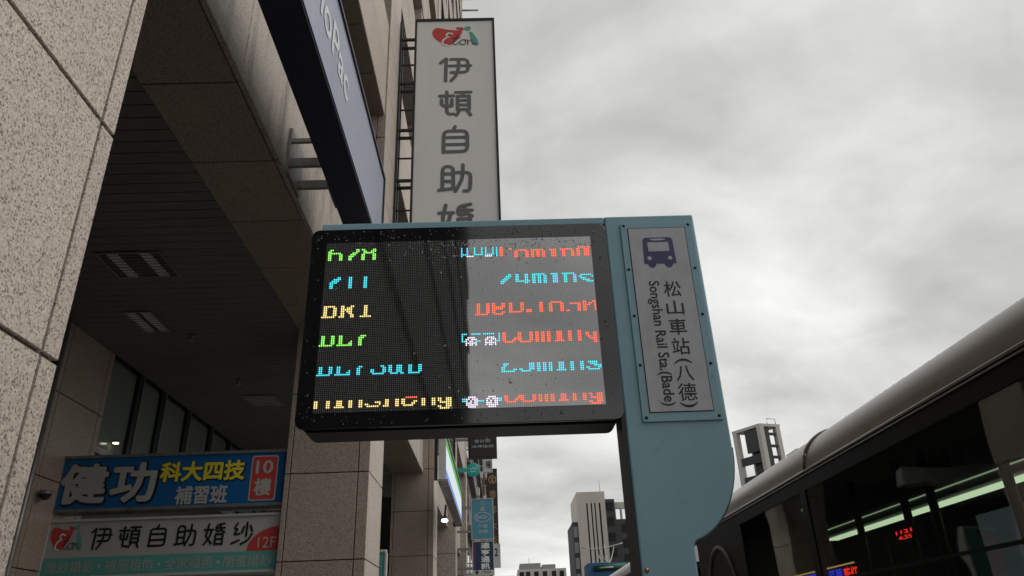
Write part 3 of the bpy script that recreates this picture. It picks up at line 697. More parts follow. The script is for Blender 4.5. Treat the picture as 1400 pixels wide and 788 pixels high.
ROWS = {   # column, first row, colour, dot rows as the photograph caught them
 'line': [
 (1, 4, 'g', ['.XX.....', 'XX......', 'XXXXXXX.'] + stem(4, 'XX....XX')), (12, 4, 'g', ['....XX', '....XX', '..XXX.', '.XXX..', 'XXX...', 'XX....', 'XX....']), (19, 4, 'g', ['XX....XX', '.XX..XXX', '.XXXXXX.'] + stem(4, 'XX....XX')),
 (73, 5, 'c', stem(4, 'X..X...X...X.X...X.X') + ['XXXX...XXXXX.XXXXX.X', 'X..................X']), (76, 10, 'w', ['XXXX......XXXX']), (94, 5, 'r', stem(6)), (99, 6, 'r', ['XX']),
 (102, 7, 'r', ['.XXXXXX.'] + stem(4, 'XX....XX')), (111, 7, 'r', ['XXXXXXX.'] + stem(4, 'XX.XX.XX')), (121, 7, 'r', ['XXXX'] + stem(4, '.XXX')), (127, 7, 'r', ['XXXXXXX.'] + stem(4, '.XX...XX')), (136, 6, 'r', ['.XXXX.XX'] + stem(5, 'XX..XXX.')),
 (3, 21, 'c', ['....XX', '..XXXX', '.XXXX.', 'XXXX..'] + stem(3)), (13, 21, 'c', stem(7)), (21, 21, 'c', stem(7)),
 (94, 22, 'c', ['....XX', '...XXX', '..XXX.', '.XXX..', 'XXX...', 'XX....']), (102, 22, 'c', stem(4, 'XX...XX.') + ['XXXXXXXX', '.....XX.']), (111, 22, 'c', ['XXXXXXX.'] + stem(5, 'XX.XX.XX')), (121, 22, 'c', ['XXXX'] + stem(5, '.XXX')), (127, 22, 'c', ['XXXXXXX.'] + stem(5, '.XX...XX')), (136, 23, 'c', ['.XXXXXX.', 'XX.....X', '.XXX....', '..XXXX..', '....XXXX']),
 (0, 38, 'y', ['.XXXXXX.'] + stem(5, '.XX...XX') + ['XXXXXXX.']), (9, 38, 'y', ['.XX...XX', '.XX.XXX.', '.XXXXXX.', '.XX.XXX.', '.XX..XX.', '.XX...XX', 'XXX...XX']), (20, 38, 'y', stem(6, '..XX..') + ['XXXXXX']),
 (80, 39, 'r', stem(6, '.XX...XX') + ['XXXXXXX.']), (89, 39, 'r', ['XX...XX', 'XX...XX', 'XXXXXXX', 'XXXXXX.', 'XX.....', 'XX...XX', '.XXXXX.']), (98, 39, 'r', stem(5, 'XX....XX') + ['XXXXXXX.']), (107, 43, 'r', ['XXX', 'XXX']),
 (114, 39, 'r', stem(6)), (119, 39, 'r', ['.XXXXXX.'] + stem(5, 'XX....XX')), (128, 44, 'r', ['XX']), (130, 40, 'r', ['XXXXXX'] + stem(4, '....XX')), (137, 39, 'r', ['XX...XX', 'XX.XX.X', 'XXXX..X'] + stem(3, 'XX....X')),
 (0, 55, 'g', stem(5, '.XX...XX') + ['XXXXXXX.']), (9, 55, 'g', stem(3, '.XX.....') + ['.XX....X', '.XX...XX', 'XXXXXXXX']), (20, 55, 'g', ['.XXX', 'XXX.'] + stem(4)),
 (73, 56, 'c', ['XXX..XXXXX.XXXXXX..X'] + stem(3, 'X..................X') + ['XX.....XXX.......XXX']), (75, 58, 'w', ['.XXXX.', 'XX.XXX', 'X.XX.X', 'XXXXXX', 'X.XX.X']), (85, 58, 'w', ['.XXXX.', 'XX.XXX', 'X.XX.X', 'XXXXXX', 'X.XX.X']),
 (94, 56, 'r', ['XX', 'XX', 'XX', 'XX....XX', 'XX...XX.', '.XXXXX..']), (102, 56, 'r', stem(5, 'XX....XX') + ['.XXXXXX.']), (111, 56, 'r', stem(6, 'XX.XX.XX')), (121, 56, 'r', stem(5, '.XXX.') + ['XXXXX']), (128, 56, 'r', stem(6)), (133, 56, 'r', stem(6)), (137, 57, 'r', ['XX..XX', 'XX..XX', '.XX.XX', '..XXXX', '....XX', '....XX']),
 (0, 72, 'c', stem(4, '.XX...XX') + ['XXXXXXX.']), (9, 72, 'c', stem(2, '.XX.....') + ['.XX....X', '.XX...XX', 'XXXXXXXX']), (20, 72, 'c', ['.XX'] + stem(4)), (27, 72, 'c', ['.....XX.', '......XX', 'XX....XX', 'XX....XX', '.XXXXXX.']), (36, 72, 'c', stem(4, 'XX..XXX') + ['.XXXX.XX']), (46, 72, 'c', stem(4, 'XX...XX') + ['XXXXXX.']),
 (93, 73, 'c', ['.XXX....', '.XX.....', 'XX......', 'XX....XX', 'XXXXXXX.']), (102, 73, 'c', stem(3, '.....XXX') + ['XX...XXX', '.XXXXX..']), (111, 73, 'c', stem(5, 'XX.XX.XX')), (121, 73, 'c', stem(4, '.XXX.') + ['XXXXX']), (128, 73, 'c', stem(5)), (133, 73, 'c', stem(5)), (136, 73, 'c', ['.XXXXX..', '..XXXX..', '....XXXX', 'XX....XX', '.XXXXXX.']),
 (0, 90, 'y', stem(4)), (6, 90, 'y', stem(4)), (10, 90, 'y', stem(3, '.XXX.') + ['XXXXX']), (17, 90, 'y', stem(4)), (22, 90, 'y', stem(4)), (25, 91, 'y', ['.....XXX', 'XX.....X', '.XXXXXX.']), (34, 90, 'y', stem(3, '.XX') + ['XXX']), (40, 90, 'y', stem(4)), (43, 90, 'y', ['XX', 'XX....XX', 'XX...XX.', '.XXXXX..']), (45, 89, 'r', ['XXXXXX']), (53, 90, 'y', stem(4)), (58, 90, 'y', stem(4)), (61, 90, 'y', ['XX..XXX', 'XX..XXX', '.XXXXXX', '....XXX', 'XX..XXX', '.XXXXX.']),
 (73, 91, 'c', ['XX', 'XX']), (81, 92, 'c', ['XXX']), (91, 91, 'c', ['XX', 'XX']), (75, 90, 'w', ['.XXXX.', 'XX.XXX', 'X.X.XX', 'XXX.XX', 'XXXXXX', '.XXXX.']), (85, 90, 'w', ['.XXXX.', 'XX.XXX', 'X.X.XX', 'XXX.XX', 'XXXXXX', '.XXXX.']),
 (94, 90, 'r', ['XX.....X', 'XX....XX', 'XX...XX.', '.XXXXX..']), (102, 90, 'r', stem(3, 'XX....XX') + ['.XXXXXX.']), (111, 90, 'r', stem(4, 'XX.XX.XX')), (121, 90, 'r', stem(3, '.XXX.') + ['XXXXX']), (128, 90, 'r', stem(4)), (133, 90, 'r', stem(4)), (136, 90, 'r', ['XX..XXX', '.X..XXX', '.XXXXXX', '....XXX', 'XX..XXX', '.XXXXX.']),
 ]}
CMAT = {'g': 'led_green', 'c': 'led_cyan', 'y': 'led_yellow', 'r': 'led_red', 'w': 'led_white'}
for c0, r0, colr, lines in ROWS['line']:
    mb = MB()
    for j, ln in enumerate(lines):
        for i, ch in enumerate(ln):
            if ch != 'X': continue
            xc = LX0 + (c0 + i + .5) * PX; zc = LZ1 - (r0 + j + .5) * PZ
            rr = PX * .40
            mb.add([(xc + rr * math.cos(R(60 * q + 30)), D - .0105, zc + rr * math.sin(R(60 * q + 30))) for q in range(6)], [tuple(range(6))])
    mb.build('led_character', MT[CMAT[colr]], disp)
# name plate
npl = MB().prism(rrect(.481, .752, 2.249, 3.012, .006, 3), YP - .006, YP - .0005, 'y').build('name_plate', MT['stop_blue'], stop, bevel=.0015)
BX(.5055, .7225, YP - .0066, YP - .0062, 2.2785, 2.9885).build('plate_shadow_gap', MT['black_metal'], npl)
BX(.509, .7195, YP - .0085, YP - .0068, 2.282, 2.985).build('plate_face', MT['plate'], npl)
YF = YP - .0085
for i in range(5):
    for xb in (.4945, .737):
        MB().dome((xb, YP - .006, 2.9995 - i * (2.9995 - 2.2635) / 4), .0058, (0, -1, 0), .6, 10).build('bolt', MT['bolt'], npl)
# bus icon
ic, iw_, ih_ = (.6125, YF, 2.882), .118, .128
body = [(4, 92), (10, 99), (50, 100), (90, 99), (96, 92), (98, 14), (100, 14), (100, 12), (0, 12), (0, 14), (2, 14)]
icon = flatpoly([(3, 90), (6, 96), (12, 99), (88, 99), (94, 96), (97, 90), (100, 13), (0, 13)], MT['icon_blue'], npl, ic, iw_, ih_, name='bus_icon', lift=.0006)
flatpoly([(17, 53), (17, 83), (83, 83), (83, 53)], MT['plate'], icon, ic, iw_, ih_, name='icon_windscreen', lift=.0012)
flatpoly(smooth_pts([(26, 89), (26, 95), (74, 95), (74, 89)], 1), MT['plate'], icon, ic, iw_, ih_, name='icon_header', lift=.0012)
for xc in (18, 82):
    flatpoly(ellipse(xc, 31, 7, 6.2), MT['plate'], icon, ic, iw_, ih_, name='icon_lamp', lift=.0012)
for xc in (24, 76):
    flatpoly([(xc + 13 * math.cos(R(a)), 13.5 + 13 * math.sin(R(a))) for a in range(180, 361, 15)], MT['icon_blue'], icon, ic, iw_, ih_, name='icon_wheel', lift=.0006)
lz = 2.732
for ch in '松山車站':
    text(ch, MT['char_black'], npl, (.642, YF, lz), .062, .062 if ch != '山' else .055, bold=.008, lift=.0006); lz -= .0735
lz = 2.452
text('(', MT['char_black'], npl, (.642, YF, 2.4565), .020, .060, '-y cw', bold=.004, lift=.0006)
text('八', MT['char_black'], npl, (.642, YF, 2.413), .060, .054, bold=.008, lift=.0006)
text('德', MT['char_black'], npl, (.642, YF, 2.347), .062, .062, bold=.006, lift=.0006)
text(')', MT['char_black'], npl, (.642, YF, 2.303), .020, .060, '-y cw', bold=.004, lift=.0006)
text('Songshan Rail Sta.(Bade)', MT['char_black'], npl, (.573, YF, 2.533), .464, .050, '-y cw', bold=.014, lift=.0006)
# rain drops
def drops(name, parent, n, fn, rmin, rmax, normal=(0, -1, 0)):
    mb = MB()
    for _ in range(n):
        p = fn()
        if p is None: continue
        r = random.uniform(rmin, rmax) * (1.0 if random.random() < .8 else 1.5)
        mb.dome(p, r, normal, .55, 7, 2, random.uniform(.7, 1.1), random.uniform(.9, 1.6))
    return tag(mb.build(name, WATER, parent), kind='stuff')
def on_bezel():
    q = random.random()
    if q < .45: return (random.uniform(-.64, .41), D - .0061, random.uniform(2.955, 2.998))
    if q < .62: return (random.uniform(.368, .412), D - .0061, random.uniform(2.27, 2.98))
    if q < .72: return (random.uniform(-.65, -.61), D - .0061, random.uniform(2.27, 2.98))
    return (random.uniform(-.64, .41), D - .0061, random.uniform(2.262, 2.303))
drops('rain_drops', disp, 230, on_bezel, .0014, .0036)
def on_board():
    x = random.gauss(.02, .2) if random.random() < .75 else random.uniform(LX0, LX1)
    z = LZ1 - abs(random.gauss(0, .045)) if random.random() < .7 else random.uniform(LZ0, LZ1)
    return (x, D - .0087, z) if LX0 < x < LX1 and LZ0 < z < LZ1 else None
drops('rain_drops', disp, 420, on_board, .0012, .0032)
drops('rain_drops', stop, 130, lambda: (random.uniform(.43, .755 if (zz := random.uniform(1.85, 2.24)) > 2.05 else .60), YP - .0002, zz), .0007, .0018)
drops('rain_drops', npl, 60, lambda: (random.choice((random.uniform(.484, .503), random.uniform(.726, .748))), YP - .0062, random.uniform(2.26, 3.0)), .0008, .002)
drops('rain_drops', npl, 90, lambda: (random.uniform(.512, .716), YP - .0086, random.uniform(2.285, 2.98)), .0007, .0018)
drops('rain_drops', stop, 60, lambda: (random.uniform(-.62, .42), YP + .0038, random.uniform(3.02, 3.042)), .0008, .002)

# ------------------------------------------------------------------ shop signs further down the street
XS = -.9
t = thing('shop_lightbox', (XS, 15.4, 4.22), 'lit white shop sign with green top and blue stripe under the facade', 'sign')
BX(-1.03, XS - .004, 12.8, 18.05, 4.23, 4.96).build('box_body', MT['white_plastic'], t)
BX(XS - .004, XS, 12.83, 18.02, 4.24, 4.40).build('blue_band', MT['shop_lit_blue'], t)
BX(XS - .004, XS, 12.83, 18.02, 4.401, 4.80).build('white_band', MT['shop_lit'], t)
BX(XS - .004, XS, 12.83, 18.02, 4.801, 4.95).build('green_band', MT['shop_lit_green'], t)
m = MB(); m.box(-1.04, XS + .03, 12.78, 18.07, 4.962, 5.0); m.box(-1.04, XS + .03, 12.78, 18.07, 4.19, 4.228); m.build('frame', MT['grey_metal'], t)
for yc in (12.74, 18.1): BX(-1.10, -1.045, yc - .03, yc + .03, 4.2, 6.3).build('hanger_post', MT['black_metal'], t)
for yc in (12.74, 18.1): BX(XB + .001, -1.101, yc - .025, yc + .025, 5.9, 5.96).build('bracket', MT['black_metal'], t)
t = thing('spot_lamp', (-1.1, 15.0, 3.9), 'bright round spot lamp below the lit shop sign', 'lamp')
MB().tube([(-1.06, 15.05, 4.18), (-1.08, 15.0, 3.93)], .02, 8).build('arm', MT['black_metal'], t)
MB().tube([(-1.08, 15.02, 3.95), (-1.08, 14.99, 3.88)], [.04, .075], 14).build('shade', MT['black_metal'], t)
MB().tube([(-1.08, 14.988, 3.878), (-1.08, 14.985, 3.87)], .065, 14).build('lens', MT['lamp_white'], t)
t = thing('street_notice', (-2.0, 11.5, 2.6), 'small teal and red framed notice board between the first two pillars', 'sign')
BX(-1.98, -1.62, 10.9, 10.96, 1.9, 2.85).build('panel', MT['teal'], t); BX(-1.98, -1.80, 10.888, 10.899, 1.95, 2.8).build('red_field', MT['red'], t)
m = MB(); m.box(-2.0, -1.60, 10.88, 10.98, 2.852, 2.89); m.box(-1.618, -1.59, 10.88, 10.98, 1.9, 2.851); m.build('frame', MT['light_metal'], t)
BX(-1.95, -1.65, 10.9, 10.96, 0, 1.9).build('stand', MT['black_metal'], t)

def blade(name, x0, x1, y, z0, z1, col, label, texts=(), thick=.2, frame='light_metal', arm=True):
    t = thing(name, ((x0 + x1) / 2, y + thick / 2, z0), label, 'sign', 'blade signs further down the street')
    BX(x0, x1, y, y + thick, z0, z1).build('panel', MT[col], t, bevel=.02)
    m = MB()
    e = .03
    m.box(x0 - e, x0 - .001, y - .01, y + thick + .01, z0, z1); m.box(x1 + .001, x1 + e, y - .01, y + thick + .01, z0, z1)
    m.box(x0 - e, x1 + e, y - .01, y + thick + .01, z1 + .001, z1 + e); m.box(x0 - e, x1 + e, y - .01, y + thick + .01, z0 - e, z0 - .001)
    m.build('frame', MT[frame], t)
    if arm:
        m = MB()
        for f in (.2, .8):
            zc = z0 + (z1 - z0) * f
            m.box(-1.75, x0 - e - .001, y + .04, y + .14, zc - .04, zc + .04)
        m.build('arm', MT['grey_metal'], t)
    for tx in texts:
        text(tx[0], MT[tx[1]], t, (tx[2], y, tx[3]), tx[4], tx[5], bold=tx[6] if len(tx) > 6 else .01, lift=.006)
    return t
mat('sign_black', (.020, .019, .019), .5); mat('sign_brown', (.035, .026, .024), .5); mat('sign_cyan', (.075, .27, .38), .4); mat('sign_navy', (.016, .040, .105), .4)
mat('gold', (.36, .22, .10), .5); mat('pale_text', (.42, .46, .47), .5); mat('sign_white', (.55, .54, .52), .5); mat('purple', (.11, .03, .10), .5); mat('teal_ball', (.01, .22, .20), .3)
blade('blade_sign', -.97, -.055, 25.0, 7.43, 10.6, 'sign_black', 'black vertical sign with small white characters right below the display', [('務', 'sign_white', -.58, 8.95, .28, .30), ('所', 'sign_white', -.58, 8.55, .28, .32), ('事務所', 'pale_text', -.36, 8.4, .10, .8, .0), ('會計師', 'pale_text', -.52, 7.98, .55, .12, .0), ('法律諮詢', 'pale_text', -.52, 7.80, .75, .10, .0)], frame='sign_black')
t = blade('blade_sign', -1.01, -.255, 28.0, 5.16, 6.56, 'sign_cyan', 'light blue sign with a fish outline in an oval, above the navy sign', [('三', 'pale_text', -.62, 6.43, .17, .13), ('耀', 'pale_text', -.62, 6.22, .17, .17), ('海鮮', 'pale_text', -.62, 5.60, .36, .13), ('餐廳', 'pale_text', -.62, 5.42, .36, .13)])
strokes([[(50 + 50 * math.cos(R(a)), 50 + 50 * math.sin(R(a))) for a in range(0, 361, 20)], [(14, 72), (30, 50), (55, 66), (82, 52), (60, 36), (32, 48), (14, 28)], [(14, 72), (14, 28)]], MT['pale_text'], t, (-.63, 28.0, 5.92), .6, .34, .03, name='fish_emblem')
t = blade('blade_sign', -.99, -.265, 28.05, 3.95, 5.06, 'sign_navy', 'navy and purple sign with bold white characters below the light blue fish sign', [('達', 'white', -.55, 4.93, .32, .21, .03), ('亨', 'white', -.55, 4.69, .32, .20, .03), ('通', 'white', -.55, 4.46, .32, .21, .03), ('訊', 'white', -.55, 4.23, .32, .21, .03)])
BX(-.988, -.90, 28.044, 28.0495, 4.1, 5.05).build('purple_edge', MT['purple'], t)
BX(-.988, -.267, 28.042, 28.0495, 3.953, 4.10).build('white_band', MT['sign_white'], t)
flatpoly(ellipse(50, 50, 50, 50), MT['sign_navy'], t, (-.86, 28.04, 4.03), .13, .13, name='emblem')
text('小豬通訊', MT['char_grey'], t, (-.52, 28.04, 4.03), .40, .09, lift=.006)
t = blade('blade_sign', -.90, -.14, 60.0, 8.1, 14.6, 'sign_brown', 'tall dark brown sign with gold emblem and characters at the edge of the sky', [('香', 'gold', -.5, 12.6, .55, .6), ('鄰', 'gold', -.5, 11.4, .55, .6), ('大', 'gold', -.5, 10.2, .55, .6), ('飯', 'gold', -.5, 9.1, .55, .6)], frame='sign_brown', thick=.4)
strokes([[(50 + 46 * math.cos(R(a)), 50 + 46 * math.sin(R(a))) for a in range(-60, 241, 20)], [(50, 10), (50, 60), (22, 84)], [(50, 60), (78, 84)], [(36, 28), (50, 44), (64, 28)]], MT['gold'], t, (-.5, 60, 13.75), .6, .7, .09, name='emblem')
blade('blade_sign', -.85, -.36, 42.0, 10.55, 12.2, 'sign_white', 'white sign with black character between the black sign and the brown sign', [('殘', 'char_black', -.56, 10.95, .3, .4, .03), ('門', 'char_black', -.56, 11.6, .3, .4, .03)])
blade('blade_sign', -.46, -.04, 50.0, 6.2, 7.6, 'sign_white', 'small white sign with a black mark behind the navy sign', [('2', 'char_black', -.28, 7.1, .22, .5, .04)])
blade('blade_sign', -1.35, -.83, 30.0, 3.75, 4.15, 'sign_white', 'low green and white sign left of the navy sign', [('回', 'shop_lit_green', -1.1, 3.95, .3, .26, .05)], arm=False)
# teal round sign
t = thing('round_sign', (-.8, 22.0, 6.3), 'round teal globe sign with pale lettering beside the brown facade', 'sign')
m = MB(); c = Vector((-.745, 22.1, 6.385))
for j in range(-6, 7): pass
prof = [(math.cos(R(a)), math.sin(R(a))) for a in range(-90, 91, 15)]
vs_, fs_ = [], []
for j, (cr, sr) in enumerate(prof):
    for k in range(20):
        vs_.append(c + Vector((.21 * cr * math.cos(R(18 * k)), .10 * sr, .21 * cr * math.sin(R(18 * k)))))
for j in range(len(prof) - 1):
    for k in range(20): fs_.append((j * 20 + k, j * 20 + (k + 1) % 20, (j + 1) * 20 + (k + 1) % 20, (j + 1) * 20 + k))
m.add(vs_, fs_, True); m.build('globe', MT['teal_lit'], t)
MB().tube([(-1.6, 22.1, 6.385), (-.95, 22.1, 6.385)], .05, 8).build('arm', MT['grey_metal'], t)
BX(-1.2, -.97, 22.04, 22.16, 6.33, 6.44).build('arm_box', MT['teal_lit'], t)
text('山海樓', MT['white'], t, (-.745, 21.99, 6.40), .22, .06, lift=.004)
text('咖啡', MT['white'], t, (-.745, 21.99, 6.31), .16, .05, lift=.004)

# neighbouring facades beyond the granite building
mat('facade_brown', (.15, .11, .085), .7, dirt=(.8, (.09, .07, .055), .6, .3)); mat('facade_grey', (.20, .185, .165), .7, dirt=(.8, (.12, .11, .10), .6, .3))
def street_block(label, y0, y1, ztop, mt, x=-1.6):
    b = thing('street_building', (-7, y0, 0), label, 'building', 'narrow facades beyond the granite building')
    BX(-12, x, y0, y1, 0, ztop).build('wall', MT[mt], b)
    nb = max(2, int((y1 - y0) / 3.2)); z = 4.2
    while z < ztop - 1.5:
        BX(x + .002, x + .28, y0 + .1, y1 - .1, z - .75, z - .55).build('ledge', MT['facade_grey'], b)
        for k in range(nb):
            ya = y0 + (y1 - y0) * (k + .18) / nb; yb = y0 + (y1 - y0) * (k + .82) / nb
            wdo = BX(x + .001, x + .04, ya, yb, z, z + 1.6).build('window', MT['dark_glass'], b)
            BX(x + .001, x + .07, ya - .08, ya - .002, z - .08, z + 1.68).build('frame', MT['light_metal'], wdo)
            if (k + int(z)) % 3 == 0:
                BX(x + .05, x + .42, yb - .8, yb - .1, z - .5, z - .02).build('air_conditioner', MT['sign_white'], b, bevel=.02)
        z += 3.1
    return b
street_block('narrow brown facade with ledges just past the granite building', 35.4, 47, 24, 'facade_brown')
street_block('grey facade with air conditioners farther down the street on the left', 47.2, 70, 21, 'facade_grey')
street_block('brown facade farthest down the street on the left', 70.3, 110, 19, 'facade_brown', -1.3)

# ------------------------------------------------------------------ distant buildings
mat('tower_beige', (.40, .375, .335), .7, dirt=(.12, (.33, .31, .28), .5, .5)); mat('tower_dark', (.06, .06, .064), .8, spec=.2); mat('tower_grey', (.22, .22, .22), .7)
mat('tower_window', (.015, .016, .018), .5, spec=.2); mat('concrete_pale', (.42, .40, .37), .7, dirt=(.2, (.34, .33, .30), .5, .4))
YT = 150.0
t = thing('tower_building', (20, YT + 8, 0), 'pale beige office tower with dark vertical slots beside the post', 'building')
H = 28.9
xs = [15.45, 17.25, 17.55, 18.15, 18.42, 18.85, 19.12, 19.75, 20.10, 21.05]
m = MB()
for a, b in zip(xs[0::2], xs[1::2]): m.box(a, b, YT, YT + 14, 0, H)
for a, b in zip(xs[1:-1:2], xs[2:-1:2]): m.box(a, b, YT + .02, YT + 14, H - 2.2, H - .01)
m.build('wall', MT['tower_beige'], t)
for i, (a, b) in enumerate(zip(xs[1:-1:2], xs[2:-1:2])):
    BX(a, b, YT + .9, YT + 1.1, 0, H - (2.2 if i in (0, 3) else 5.4)).build('slot_glazing', MT['tower_window'], t)
BX(21.052, 23.2, YT + 2, YT + 14, 0, H - 1.2).build('dark_wing', MT['tower_dark'], t)
wg = BX(23.202, 28.0, YT + 2.5, YT + 14, 0, 23.8).build('side_wing', MT['tower_dark'], t)
for k in range(8):
    for xa, xb in ((21.4, 22.9), (24.3, 25.6), (26.3, 27.6)):
        top = H - 1.6 if xa < 23 else 23.2
        z1 = top - k * 2.9
        BX(xa, xb, YT + (1.9 if xa < 23 else 2.4), YT + 2.45, z1 - 1.9, z1 - .3).build('window', MT['tower_window'], wg)
m = MB()
m.box(23.21, 28.0, YT + 3, YT + 4, 26.0, 27.2)
for xc in (23.3, 24.6, 25.7, 26.8, 27.8): m.box(xc - .18, xc + .18, YT + 3.05, YT + 3.95, 23.8, 26.0)
m.build('roof_screen', MT['tower_beige'], t)
BX(14.35, 15.44, YT + 1, YT + 13, 0, 23.3).build('left_wing', MT['tower_dark'], t)
for k in range(7):
    BX(14.5, 15.3, YT + .9, YT + .99, 3 + k * 2.9, 5 + k * 2.9).build('balcony', MT['tower_grey'], t)
MB().tube([(20.9, YT + 5, H), (20.9, YT + 5, H + 3.2)], .06, 6).build('antenna', MT['grey_metal'], t)
t = thing('apartment_block', (10, 208, 0), 'low pale apartment block on the horizon with rooftop sheds', 'building')
BX(4.2, 16.6, 200, 215, 0, 19.2).build('wall', MT['concrete_pale'], t)
BX(4.8, 10.2, 201, 213, 19.2, 20.7).build('roof_shed', MT['tower_grey'], t); BX(10.6, 14.0, 201, 213, 19.2, 20.3).build('roof_shed', MT['grey_metal'], t)
MB().tube([(7.4, 205, 20.7), (7.4, 205, 22.3)], .07, 6).build('antenna', MT['grey_metal'], t)
for xa in (4.7, 6.3, 8.4, 10.6, 12.9, 14.9):
    for zc in (17.2, 14.2): BX(xa, xa + 1.1, 199.9, 200.05, zc, zc + 1.4).build('window', MT['tower_window'], t)
BX(-3, 4.0, 230, 240, 0, 20.2).build('rear_annex', MT['tower_grey'], t)
# white framed building right of the post
t = thing('frame_building', (32.8, 90, 0), 'dark high rise with pale corner columns and open top storeys above the bus', 'building')
c0 = Vector((32.85, 90.0)); ul = Vector((-2.2, 3.6)).normalized(); ur = Vector((3.6, 1.0)).normalized()
def quad_prism(name, mt, a0, a1, b0, b1, z0, z1):
    P = [c0 + ul * a0 + ur * b0, c0 + ul * a1 + ur * b0, c0 + ul * a1 + ur * b1, c0 + ul * a0 + ur * b1]
    MB().prism([(p.x, p.y) for p in P], z0, z1, 'z').build(name, MT[mt], t)
ZT = 25.3
for a, b in ((0, 0), (3.9, 0), (0, 2.35), (3.9, 2.35)):
    quad_prism('column', 'concrete_pale', a - .02, a + .55, b - .02, b + .55, 0, ZT)
quad_prism('roof_slab', 'concrete_pale', -.03, 4.5, -.03, 2.95, ZT + .002, ZT + .35)
quad_prism('core', 'tower_dark', .8, 2.4, .62, 1.5, 0, ZT)
quad_prism('wall', 'tower_dark', .56, 3.88, .15, .35, 0, 19.6); quad_prism('wall', 'tower_dark', .15, .35, .56, 2.33, 0, 18.6)
quad_prism('wall', 'tower_dark', .15, .4, .56, 1.35, 18.602, ZT)
for zc in (20.2, 21.6, 23.0, 24.5):
    quad_prism('floor_beam', 'tower_dark', .14, .38, 1.36, 2.34, zc - .25, zc + .08)
quad_prism('floor_beam', 'tower_dark', .56, 3.88, .14, .36, 21.0, 22.0); quad_prism('floor_beam', 'tower_dark', .56, 2.7, .14, .36, 22.4, 25.2)
for k in range(5):
    quad_prism('window', 'sky_glass', .9 + (k % 2) * 1.2, 1.5 + (k % 2) * 1.2, .11, .149, 18.2 - k * 1.7, 19.0 - k * 1.7)
m = MB(); p0 = c0 + ur * 1.2; p1 = c0 + ur * 2.4
m.tube([(p0.x, p0.y, ZT + .3), (p0.x, p0.y, ZT + 1.0), (p1.x, p1.y, ZT + 1.0), (p1.x, p1.y, ZT + .3)], .05, 6); m.build('roof_rail', MT['grey_metal'], t)
t = thing('roof_house', (49, 110, 0), 'small grey rooftop block just above the bus roof line', 'building')
BX(45.2, 48.6, 110, 114, 0, 26.6).build('wall', MT['tower_grey'], t); BX(45.0, 48.8, 109.8, 114.2, 26.6, 26.9).build('roof', MT['concrete_pale'], t)
BX(46.6, 48.0, 109.9, 109.99, 24.6, 26.0).build('window', MT['tower_window'], t)

# ------------------------------------------------------------------ blue stall roof with cables behind the second bus
t = thing('blue_stall', (5.0, 40, 0), 'blue and green canopy with white cables seen past the far bus roof', 'stall')
BX(4.45, 6.6, 40, 42, 0, 5.3).build('panel', MT['sign_blue'], t)
MB().tube([(4.75, 39.9, 5.02), (6.4, 39.9, 5.1)], .16, 10).build('green_awning', mat('awning_green', (.01, .09, .05), .5), t)
MB().tube([(5.0, 39.72, 5.03), (5.7, 39.72, 5.05)], .035, 6).build('lamp_tube', MT['sign_white'], t)
m = MB()
for a, b in (((4.3, 41, 6.15), (6.5, 41, 6.35)), ((5.05, 41, 5.95), (5.45, 40.5, 5.3)), ((5.25, 41, 6.0), (5.6, 40.5, 5.3)), ((6.0, 41, 6.15), (5.6, 40.5, 5.3)), ((5.5, 41, 6.3), (5.55, 40.5, 5.3))):
    a, b = Vector(a), Vector(b); pts = [a.lerp(b, k / 8) - Vector((0, 0, .12 * math.sin(math.pi * k / 8))) for k in range(9)]
    m.tube(pts, .028, 6)
m.build('cable', MT['sign_white'], t)

# ------------------------------------------------------------------ buses
mat('bus_taupe', (.22, .188, .158), .28, metal=.35, ior=1.6, bump=(1.5, .06)); mat('bus_white', (.62, .62, .62), .25, ior=1.6); mat('bus_black', (.006, .006, .007), .4, spec=.2)
mat('bus_inside', (.10, .11, .10), .6); mat('seat_blue', (.06, .065, .16), .7); mat('tyre', (.015, .015, .015), .8); mat('bus_trim', (.30, .28, .26), .3, metal=.7)
mat('taupe_arc', (.16, .145, .13), .35)
GLASS = tinted_glass('bus_glass', (.62, .66, .62), 1.52, .06); GLASS_D = tinted_glass('bus_glass_dark', (.25, .27, .29), 1.52, .06)
XS0, XS1 = 2.5, 5.0
def roof_profile(inset=0.0):
    P = []
    for a in range(0, 91, 9):
        P.append((XS0 + .36 - .36 * math.cos(R(a)), 2.80 + .34 * math.sin(R(a))))
    P += [(3.3, 3.165), (3.75, 3.175)]
    full = P + [(XS0 + XS1 - x, z) for x, z in reversed(P[:-1])]
    return full
